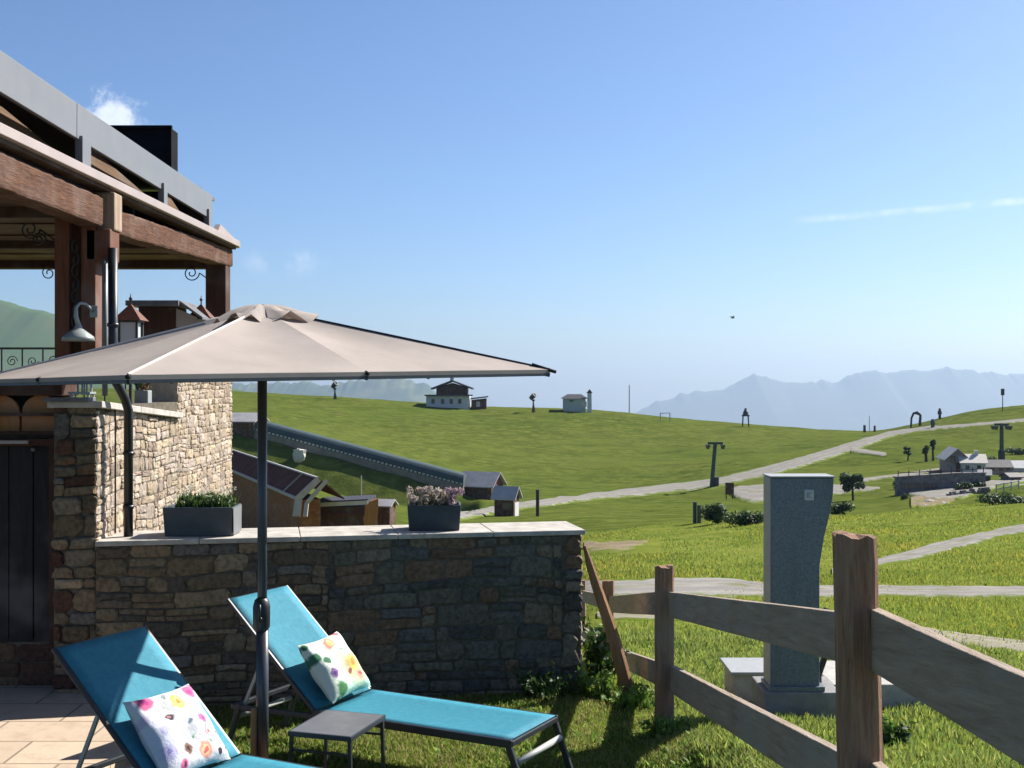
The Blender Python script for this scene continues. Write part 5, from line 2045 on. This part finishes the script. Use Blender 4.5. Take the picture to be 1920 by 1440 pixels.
# pale rock and stake on the shaded bank
b = spot(561, 861, 60)
q = MB()
rk = random.Random(5)
nv = 9
vs = []
for i in range(6):
    for j in range(nv):
        a, bb = 2 * math.pi * j / nv, -1.2 + 2.5 * i / 5
        r_ = (.8 * math.cos(bb) ** .6 + .1) * rk.uniform(.7, 1.2)
        vs.append((b.x + r_ * math.cos(a) * 1.15, b.y + r_ * math.sin(a), b.z + .45 + .95 * math.sin(bb) + rk.uniform(-.12, .12)))
fs = [(i * nv + j, i * nv + (j + 1) % nv, (i + 1) * nv + (j + 1) % nv, (i + 1) * nv + j) for i in range(5) for j in range(nv)] + [tuple(5 * nv + j for j in range(nv)), tuple(reversed(range(nv)))]
q.add(vs, fs)
tag(recenter(q.build('boulder', plain('pale_limestone', (.5, .48, .42), .9, .1, var=.2, scale=3, bump=.6), None)), 'pale boulder on the shaded bank below the conveyor', 'boulder')
b = spot(677, 928, 60)
q = MB()
q.bar(b - Vector((0, 0, .4)), b + Vector((.02, 0, 36 * b.y / F)), .14, .14, up=(0, 1, 0))
tag(recenter(q.build('stake', M['palewhite'], None)), 'pale upright stake on the grass bank below the conveyor', 'stake')
# rubble heap by the conveyor foot
b = spot(760, 926, 60)

# ---- hilltop
def onhill(u, v=None, Y=None):
    Y = Y or 306.0
    x = (u - 960) / F * Y
    return Vector((x, Y, ground(x, Y)))
s = 302 / F
b = onhill(840, Y=302)
hz_ = EYE - (762 - 720) / F * 302
hc = thing('hilltop_chalet', 'broad white and dark timber chalet with a low gable on the hill crest', 'building', (b.x, b.y, b.z))
def HV(u, v, Y=302.0):
    return P(u, v, Y)
q = MB()
q.prism([HV(799, 790), HV(880, 790), HV(880, 741), HV(799, 741)], (0, 9, 0))
q.build('white_wall', M['plaster'], hc)
q = MB()
q.prism([HV(818, 741.5), HV(876, 741.5), HV(876, 727), HV(847, 718), HV(818, 727)], (0, 9, 0))
q.build('timber_storey', M['darkwood'], hc)
q = MB()
q.prism([HV(796, 740, 301), HV(886, 740, 301), HV(886, 742.4, 301), HV(796, 742.4, 301)], (0, 2.2, 0))
q.build('balcony', M['roofdark'], hc)
q = MB()
q.prism([HV(808, 730.5, 300.6), HV(847, 715.5, 300.6), HV(886, 730.5, 300.6), HV(886, 727.5, 300.6), HV(847, 712.5, 300.6), HV(808, 727.5, 300.6)], (0, 11, 0))
hr = q.build('roof', M['roofdark'], hc)
q = MB()
q.prism([HV(844, 716, 304), HV(851, 716, 304), HV(851, 705, 304), HV(844, 705, 304)], (0, 1, 0))
q.build('chimney', M['plaster'], hr)
for u in (812, 830, 846, 862):
    q = MB()
    q.prism([HV(u - 3, 757, 301.95), HV(u + 3, 757, 301.95), HV(u + 3, 748, 301.95), HV(u - 3, 748, 301.95)], (0, .1, 0))
    q.build('window', M['winglass'], hc)
sh = thing('shed', 'dark flat roofed shed attached right of the hilltop chalet', 'shed', onhill(898, Y=304))
q = MB()
q.prism([HV(884, 785, 304), HV(912, 785, 304), HV(912, 747, 304), HV(884, 750, 304)], (0, 4, 0))
q.build('wall', M['barnwood'], sh)
q = MB()
q.prism([HV(882, 749, 303.5), HV(915, 745, 303.5), HV(915, 742.6, 303.5), HV(882, 746.6, 303.5)], (0, 5, 0))
q.build('roof', M['roofdark'], sh)
q = MB()
q.prism([HV(893, 763, 303.9), HV(900, 763, 303.9), HV(900, 753, 303.9), HV(893, 753, 303.9)], (0, .1, 0))
q.build('door', M['palewhite'], sh)
# chapel
cz_ = 304.0
cp_ = thing('chapel', 'tiny pale chapel with a dark hipped roof and slim bell tower on the crest', 'chapel', onhill(1080, Y=cz_))
q = MB()
q.prism([HV(1057, 790, cz_), HV(1098, 790, cz_), HV(1098, 746, cz_), HV(1057, 746, cz_)], (0, 6, 0))
q.build('wall', M['plastergreen'], cp_)
q = MB()
a = [HV(1053, 747.5, cz_ - .6), HV(1103, 747.5, cz_ - .6), HV(1103, 747.5, cz_ - .6) + Vector((0, 7.2, 0)), HV(1053, 747.5, cz_ - .6) + Vector((0, 7.2, 0)), HV(1064, 739, cz_ + 3), HV(1090, 739, cz_ + 3)]
q.add(a, [(0, 1, 5, 4), (1, 2, 5), (2, 3, 4, 5), (3, 0, 4), (3, 2, 1, 0)])
q.build('roof', M['roofdark'], cp_)
q = MB()
q.prism([HV(1101, 790, cz_ - .3), HV(1110, 790, cz_ - .3), HV(1109, 737, cz_ - .3), HV(1102, 737, cz_ - .3)], (0, 1.2, 0))
tw_ = q.build('bell_tower', M['plaster'], cp_)
q = MB()
q.prism([HV(1100, 737, cz_ - .5), HV(1111, 737, cz_ - .5), HV(1106, 730, cz_ - .5)], (0, 1.6, 0))
q.build('tower_cap', M['roofdark'], tw_)
q = MB()
q.prism([HV(1090, 763, cz_ - .12), HV(1100, 763, cz_ - .12), HV(1100, 753, cz_ - .12), HV(1090, 753, cz_ - .12)], (0, .1, 0))
q.build('door', M['palewhite'], cp_)  # pale panel standing in for the sunlit patch of the wall
q = MB()
q.prism([HV(1068, 753, cz_ - .12), HV(1075, 753, cz_ - .12), HV(1075, 750, cz_ - .12), HV(1068, 750, cz_ - .12)], (0, .1, 0))
q.build('window', M['winglass'], cp_)

# snow cannons on their towers
def cannon(label, u, vtop, vbase, Y, kind):
    b = onhill(u, Y=Y) if Y else spot(u, vbase, 60)
    s = b.y / F
    h = (vbase - vtop) * s
    b = Vector((b.x, b.y, EYE - (vbase - 720) * s))
    g_ = ground(b.x, b.y)
    t = thing('snow_cannon', label, 'snow cannon', (b.x, b.y, g_), 0, 'snow cannons on the slopes')
    z0 = min(g_, b.z) - .3
    if kind == 'pole':
        q = MB()
        q.tube([(b.x, b.y, z0), (b.x, b.y, b.z + h * .55)], [.3, .14], 8)
        q.tube([(b.x - .35, b.y, z0), (b.x - .05, b.y, b.z + h * .4)], .09, 6)
        q.tube([(b.x + .5, b.y, z0), (b.x + .05, b.y, b.z + h * .4)], .09, 6)
        q.build('tower', M['barnred'] if 'red' in label else M['liftdark'], t)
        q = MB()
        q.lathe((b.x - .15, b.y, b.z + h * .7), [(0, -.85), (.5, -.8), (.6, 0), (.66, .75), (.46, .8), (0, .6)], 12, axis=(.5, -.4, .5))
        q.build('fan_barrel', M['liftdark'], t)
        q = MB()
        q.box((b.x, b.y, b.z + h * .5), (.7, .6, .4))
        q.build('control_box', M['liftdark'], t)
    else:
        for dx in (-.62, .62):
            q = MB()
            q.tube([(b.x + dx * 1.25, b.y, z0), (b.x + dx, b.y, b.z + h * .55)], .17, 6)
            q.build('leg', M['liftdark'], t)
        q = MB()
        q.box((b.x, b.y, b.z + h * .55), (1.8, .8, .3))
        q.build('platform', M['liftdark'], t)
        q = MB()
        q.lathe((b.x, b.y, b.z + h * .58), [(.75, 0), (.6, h * .2), (.3, h * .32), (.3, h * .4), (0, h * .42)], 10)
        q.build('cover', M['liftdark'], t)
    return t
cannon('dark snow cannon on a pole under the parasol edge, left on the crest', 628, 711, 747, 303, 'pole')
cannon('snow cannon with a red base between the chalet and the chapel', 1000, 733, 768, 299, 'pole')
c_red = None
cannon('two legged dark snow cannon alone on the right part of the crest', 1398, 765, 797, 300, 'legs')

def poles(name, label, cat, u, vt, vb, Y, r, mat, extra=None, group=None, lean=0):
    b = onhill(u, Y=Y) if Y else spot(u, vb, 60)
    s = b.y / F
    z = ground(b.x, b.y)
    top = EYE - (vt - 720) * s
    t = thing(name, label, cat, (b.x, b.y, z), 0, group)
    q = MB()
    q.tube([(b.x, b.y, z - .5), (b.x + lean, b.y, top)], [r * 1.25, r], 8)
    q.build('pole', mat, t)
    if extra:
        extra(t, Vector((b.x + lean, b.y, top)), s, z)
    return t
def tee(w):
    def f(t, top, s, z):
        q = MB()
        q.bar(top + Vector((-w * s, 0, 0)), top + Vector((w * s, 0, 0)), .3, .35)
        ca_ = q.build('cross_arm', M['liftgreen'], t)
        for sg in (-1, 1):
            q = MB()
            q.bar(top + Vector((sg * w * s, -1.2, -.35)), top + Vector((sg * w * s, 1.2, -.35)), .3, .3)
            for k in (-.9, -.3, .3, .9):
                q.lathe(top + Vector((sg * w * s - .1, k, -.6)), [(0, 0), (.22, 0), (.22, .15), (0, .15)], 8, axis=(1, 0, 0))
            q.build('sheave_train', M['liftdark'], ca_)
        q = MB()
        q.tube([(top.x, top.y, z - .2), (top.x, top.y, z + 1.5)], .55, 8)
        q.build('footing', M['liftdark'], t)
    return f
poles('lift_pylon', 'dark ski lift pylon with a cross arm at the near edge of the hill road', 'lift pylon', 1334, 831, 914, None, .27, M['liftgreen'], tee(14), 'ski lift pylons', lean=.55)
poles('lift_pylon', 'dark ski lift pylon with a cross arm behind the stone houses', 'lift pylon', 1878, 796, 862, None, .3, M['liftgreen'], tee(13), 'ski lift pylons')
poles('mast', 'thin grey mast on the crest right of the chapel', 'mast', 1180, 722, 768, 306, .12, M['roofgrey'])
def topbox(t, top, s, z):
    q = MB()
    q.box(top, (.7, .5, 1.6))
    q.build('head', M['liftdark'], t)
poles('mast', 'thin mast with a dark head on the right hilltop', 'mast', 1880, 735, 764, 300, .1, M['liftdark'], topbox)
poles('marker_pole', 'short dark marker pole in the saddle, left of the archway', 'pole', 1621, 797, 806, 300, .3, M['liftdark'], group='marker poles in the saddle')
poles('marker_pole', 'thin tall marker pole in the saddle', 'pole', 1630, 780, 808, 300, .08, M['roofgrey'], group='marker poles in the saddle')
poles('marker_pole', 'short dark marker pole next to the thin tall one', 'pole', 1640, 798, 808, 300, .25, M['liftdark'], group='marker poles in the saddle')
# drag lift frame on the crest
b = onhill(1247, Y=300)
t = thing('lift_gantry', 'low gantry of two posts and a bar on the crest of the hill', 'gantry', b)
s = 300 / F
for dx in (-9, 9):
    q = MB()
    q.tube([b + Vector((dx * s, 0, -.5)), b + Vector((dx * s, 0, 1.9))], .12, 6)
    q.build('post', M['roofgrey'], t)
q = MB()
q.tube([b + Vector((-10 * s, 0, 1.85)), b + Vector((10 * s, 0, 1.95))], .1, 6)
q.build('crossbar', M['roofgrey'], t)
# archway at the saddle
b = spot(1717, 800, 100)
s = b.y / F
t = thing('archway', 'dark arched lift gate beside the road on the right hill', 'gate', b)
q = MB()
q.tube([b + Vector((-9 * s, 0, -.5)), b + Vector((-8 * s, 0, 16 * s)), b + Vector((-4 * s, 0, 25 * s)), b + Vector((3 * s, 0, 26 * s)), b + Vector((9 * s, 0, 22 * s))], [.25, .25, .3, .45, .3], 8)
q.build('arch', M['liftdark'], t)
q = MB()
q.tube([b + Vector((9 * s, 0, 22 * s)), b + Vector((8 * s, 0, 8 * s)), b + Vector((8 * s, 0, -.8))], [.3, .35, .4], 8)
q.build('post', M['liftdark'], t)
poles('snow_cannon', 'dark covered snow cannon on the ridge right of the archway', 'snow cannon', 1762, 766, 782, 306, .3, M['liftdark'], lambda t, top, s, z: MB().lathe(top + Vector((0, 0, -1.4)), [(.55, 0), (.5, .6), (.2, 1.3), (0, 1.6)], 9).build('cover', M['liftdark'], t), 'snow cannons on the slopes')
poles('snow_cannon', 'squat dark covered snow cannon below the ridge beside the road', 'snow cannon', 1749, 786, 803, None, .35, M['liftdark'], lambda t, top, s, z: MB().lathe(top + Vector((0, 0, -1.2)), [(.5, 0), (.55, .5), (.35, 1.1), (0, 1.3)], 9).build('cover', M['liftgreen'], t), 'snow cannons on the slopes')

# ---- trees and bushes
M['bark'] = plain('bark', (.07, .05, .035), .9, .1, var=.3, scale=6)
TG = [(.035, .075, .022), (.055, .105, .03), (.025, .055, .018), (.075, .12, .035)]
def tree(label, base, h, r, th_, n, lf, seed, cols, group, name='tree'):
    rr = random.Random(seed)
    b = Vector(base)
    t = thing(name, label, 'tree', b, 0, group)
    q = MB()
    q.tube([b - Vector((0, 0, .4)), b + Vector((.05 * h * rr.uniform(-1, 1), 0, h * .5)), b + Vector((0, 0, h * .85))], [th_, th_ * .7, th_ * .25], 7)
    for k in range(6):
        a = rr.uniform(0, 6.28)
        z = h * rr.uniform(.35, .7)
        q.tube([b + Vector((0, 0, z)), b + Vector((math.cos(a) * r * .6, math.sin(a) * r * .6, z + h * .15))], [th_ * .35, th_ * .12], 5)
    q.build('trunk', M['bark'], t)
    q = MB()
    for k in range(9):
        a = rr.uniform(0, 6.28)
        d_ = rr.uniform(.1, .8) * r
        c_ = b + Vector((math.cos(a) * d_, math.sin(a) * d_, h * rr.uniform(.45, .85)))
        k_ = rr.uniform(.25, .55) * r
        q.leaves(c_, (k_, k_ * .9, k_ * rr.uniform(.6, 1.1)), n // 9, lf, rr, cols, .3)
    q.build('crown', M['leaf'], t)
    return t
b = spot(1600, 938, 75)
s = b.y / F
tree('round dark tree beside the gravel lot, just right of the cabinet', b, 52 * s, 27 * s, .16, 2200, .17, 1, TG, None)
b = spot(1702, 864, 100)
s = b.y / F
tree('lone small round tree on the grass above the stone terrace', b, 27 * s, 7 * s, .14, 700, .22, 2, TG, 'small trees on the slope')
b = spot(1737, 866, 100)
tree('small tree with a thick dark stem, left one of the close pair', b, 36 * s, 7 * s, .3, 700, .22, 3, TG, 'small trees on the slope')
b = spot(1750, 864, 100)
tree('taller slim small tree, right one of the close pair', b, 44 * s, 6 * s, .22, 650, .22, 4, TG, 'small trees on the slope')
def bush(label, u, v, wpx, hpx, n, seed, cols, group, lf=.09, y0=40):
    b = spot(u, v, y0)
    s = b.y / F
    rr = random.Random(seed)
    q = MB()
    for k in range(7):
        c_ = b + Vector((rr.uniform(-.5, .5) * wpx * s * .8, rr.uniform(-.4, .4) * wpx * s * .5, hpx * s * rr.uniform(.2, .5)))
        q.leaves(c_, (wpx * s * .3, wpx * s * .25, hpx * s * rr.uniform(.3, .5)), n // 7, lf, rr, cols, .3, vmin=-.6)
    o = q.build('bush', M['leaf'], None)
    tag(recenter(o), label, 'bush', group)
BG = 'dark bushes beyond the meadow crest'
bush('dark bush left in the row beyond the crest, between the green posts and the board', 1345, 982, 56, 46, 1500, 1, TG, BG)
bush('dark bush beyond the crest touching the left side of the cabinet', 1402, 984, 62, 40, 1500, 2, TG, BG)
bush('low dark bush beyond the crest just right of the cabinet', 1575, 966, 44, 34, 1000, 3, TG, BG)
bush('dark scrub at the meadow edge below the stone terrace, right side of the photo', 1880, 946, 84, 24, 1500, 4, TG, BG)
bush('small dark bush on the gravel yard in front of the stone terrace', 1696, 937, 12, 14, 300, 5, TG, BG, .1)
bush('dark scrub behind the grey roofed house at the right edge', 1905, 852, 40, 16, 600, 6, TG, BG, .2)
for i_, (uu_, hh_, lab) in enumerate(((1303, 40, 'taller dark green post beyond the crest, left of the bushes'), (1311, 34, 'shorter dark green post beyond the crest, left of the bushes'))):
    b = spot(uu_, 981, 40)
    q = MB()
    q.tube([b - Vector((0, 0, .3)), b + Vector((0, 0, hh_ * b.y / F))], .12, 8)
    tag(recenter(q.build('green_post', M['liftgreen'], None)), lab, 'post', 'green posts beyond the crest')
b = spot(1368, 936, 80)
s = b.y / F
t = thing('notice_board', 'brown wooden board on two legs beside the hill road', 'board', b)
q = MB()
q.box(b + Vector((0, 0, 20 * s)), (16 * s, .12, 22 * s))
q.build('board', M['barnwood'], t)
for dx in (-6, 6):
    q = MB()
    q.bar(b + Vector((dx * s, .1, -.3)), b + Vector((dx * s, .1, 26 * s)), .12, .12, up=(0, 1, 0))
    q.build('leg', M['barnwood'], t)
# snow lance like crooked branch / pale stakes near the bushes
# ---- hamlet at the right
b = spot(1797, 890, 100)
s = b.y / F
hyaw = RAD(62)
gable('stone_house', 'mauve stone gable house with a grey roof above the stone terrace', 'house', (b.x, b.y + 2, b.z), hyaw + RAD(20), 5.2, 36 * s, 32 * s, 16 * s, .45, M['housestone'], M['roofgrey'], windows=(('l', .6, 2.2, .7, .9), ('l', -.8, 2.0, .6, .8)), door=('l', -.2, .8, 1.7))
b2 = spot(1832, 892, 100)
gable('cottage', 'pale cottage with a cream roof adjoining the mauve stone house', 'house', (b2.x, b2.y + 2, b2.z), RAD(-12), 42 * s, 3.6, 24 * s, 13 * s, .3, M['plaster'], M['palewhite'], windows=(('f', -.8, 1.1, .5, .6), ('f', .7, 1.1, .5, .6)), chimney=(.6, 0, .5, 1.0))
b3 = spot(1878, 890, 100)
gable('low_house', 'low grey house with a dark roof right of the cream cottage', 'house', (b3.x, b3.y + 2, b3.z), RAD(-6), 44 * s, 3.2, 14 * s, 11 * s, .3, M['housestone'], M['roofdark'], windows=(('f', -.9, .8, .5, .5), ('f', .2, .8, .5, .5), ('f', 1.2, .8, .5, .5)))
b4 = spot(1918, 888, 100)
gable('low_house', 'low house with a white roof at the right edge of the photo', 'house', (b4.x, b4.y + 3, b4.z), RAD(-6), 44 * s, 3.4, 10 * s, 11 * s, .3, M['plaster'], M['plaster'], windows=(('f', -.9, .6, .5, .5),))
# stone terrace
b = spot(1766, 921, 90)
s = b.y / F
t = thing('terrace_wall', 'long dark field stone retaining wall with a pale top and a row of openings', 'wall', b)
def tw2(u, v, dy=0.0):
    return P(u, v, b.y + dy)
q = MB()
q.prism([tw2(1682, 930), tw2(1848, 930), tw2(1848, 888), tw2(1790, 889), tw2(1682, 897)], (0, .8, 0))
q.build('masonry', M['darkstone'], t)
q = MB()
q.prism([tw2(1680, 897, -.1), tw2(1790, 889, -.1), tw2(1850, 888, -.1), tw2(1850, 886, -.1), tw2(1790, 887, -.1), tw2(1680, 894, -.1)], (0, 1.0, 0))
q.build('wall_cap', M['darkstone'], t)
for u in (1694, 1708, 1722, 1738, 1752):
    q = MB()
    q.prism([tw2(u - 5, 916, -.05), tw2(u + 5, 916, -.05), tw2(u + 5, 905, -.05), tw2(u - 5, 905, -.05)], (0, .08, 0))
    q.build('opening', M['winglass'], t)
for k in range(9):
    q = MB()
    p_ = tw2(1684 + k * 20, 896 - k * 1.0, .2)
    q.bar(p_, p_ + Vector((0, 0, .8)), .08, .08, up=(0, 1, 0))
    q.build('rail_post', M['barnwood'], t)
q = MB()
q.bar(tw2(1684, 887, .2), tw2(1845, 879, .2), .07, .09)
q.build('rail', M['barnwood'], t)
for (u_, v_, w_, h_, sd_, lab_) in ((1688, 917, 22, 22, 31, 'dark bush against the left end of the stone terrace'), (1806, 921, 30, 20, 32, 'dark bush in front of the middle of the stone terrace'), (1838, 917, 26, 16, 33, 'dark bush at the right end of the stone terrace'), (1858, 872, 22, 20, 34, 'dark bush between the cream cottage and the low grey house'), (1776, 884, 16, 18, 35, 'dark bush at the left corner of the mauve stone house')):
    bush(lab_, u_, v_, w_, h_, 700, sd_, TG, 'dark bushes around the stone houses', .16, 85)
b = spot(1852, 902, 90)
s = b.y / F
gable('shed', 'small brown shed with a grey roof between the terrace and the low house', 'shed', (b.x, b.y + 1, b.z), RAD(-20), 20 * s, 2.0, 11 * s, 8 * s, .2, M['barnwood'], M['roofgrey'], door=('f', .2, .6, .8))
b = spot(1902, 904, 90)
s = b.y / F
gable('shed', 'low stone shed with a dark roof at the right edge, before the white roofed house', 'shed', (b.x, b.y + 1, b.z), RAD(12), 24 * s, 2.0, 9 * s, 6 * s, .2, M['darkstone'], M['roofdark'], door=('f', -.3, .6, .7))
b = spot(1812, 932, 85)
t = thing('dry_stone_wall', 'low rough dry stone wall along the near edge of the gravel yard', 'wall', b)
q = MB()
rw = random.Random(77)
for k in range(46):
    uu_ = 1778 + k * 1.7
    bb = spot(uu_, 934 - k * .22, 85)
    for j in range(rw.randint(1, 3)):
        q.box(bb + Vector((rw.uniform(-.1, .1), rw.uniform(-.15, .15), .12 + j * .2)), (rw.uniform(.2, .38), rw.uniform(.25, .4), .22), rw.uniform(0, 1.5))
q.build('stones', M['darkstone'], t)
# white rocks along the yard
rk = random.Random(21)
rp = None
for i_, (u, v, sz) in enumerate(((1742, 944, .34), (1754, 938, .27), (1768, 946, .24), (1733, 950, .2), (1806, 934, .22))):
    b = spot(u, v, 85)
    q = MB()
    vs = []
    for i in range(5):
        for j in range(7):
            a, bb = 2 * math.pi * j / 7, -1.2 + 2.5 * i / 4
            r_ = sz * (math.cos(bb) + .1) * rk.uniform(.75, 1.25)
            vs.append((b.x + r_ * 1.4 * math.cos(a), b.y + r_ * math.sin(a), b.z + sz * .4 + sz * .7 * math.sin(bb)))
    q.add(vs, [(i * 7 + j, i * 7 + (j + 1) % 7, (i + 1) * 7 + (j + 1) % 7, (i + 1) * 7 + j) for i in range(4) for j in range(7)] + [tuple(28 + j for j in range(7)), tuple(reversed(range(7)))])
    lab = ['largest pale rock at the edge of the gravel yard', 'pale rock behind the largest one at the yard edge', 'pale rock right of the largest one at the yard edge', 'small pale rock left below the largest one at the yard edge', 'lone pale rock farther right in the gravel yard'][i_]
    tag(recenter(q.build('rock', M['concrete'], None)), lab, 'rock', 'pale rocks along the gravel yard')
# slatted fence along the yard at the right edge
b = spot(1900, 918, 85)
t = thing('yard_fence', 'low rail fence of pale posts along the yard at the right edge', 'fence', b)
for k in range(6):
    bb = spot(1868 + k * 14, 925 - k * 2.5, 85)
    q = MB()
    q.bar(bb - Vector((0, 0, .3)), bb + Vector((0, 0, .95)), .1, .1, up=(0, 1, 0))
    q.build('post', M['roofgrey'], t)
q = MB()
for h in (.45, .85):
    pts = [spot(1868 + k * 14, 925 - k * 2.5, 85) + Vector((0, 0, h)) for k in range(6)]
    for i in range(5):
        q.bar(pts[i], pts[i + 1], .05, .1)
q.build('rails', M['roofgrey'], t)

# bird in the sky
bp = P(1374, 596, 92)
q = MB()
q.color = (.1, .1, .12)
q.lathe(bp, [(0, -.22), (.03, -.15), (.055, 0), (.04, .12), (.02, .17), (0, .2)], 8, axis=(.8, .3, .1))
for sg in (-1, 1):
    d_ = Vector((-.3 * sg, .8 * sg, .35)).normalized()
    q.prism([bp + Vector((.06, .02, .02)), bp + Vector((-.06, -.02, .02)), bp + d_ * .2 + Vector((-.07, 0, .04)), bp + d_ * .38 + Vector((-.08, 0, -.02)), bp + d_ * .2 + Vector((.05, 0, .05))], (0, 0, .008))
tag(recenter(q.build('bird', M['liftdark'], None)), 'small dark bird flying over the crest', 'bird')
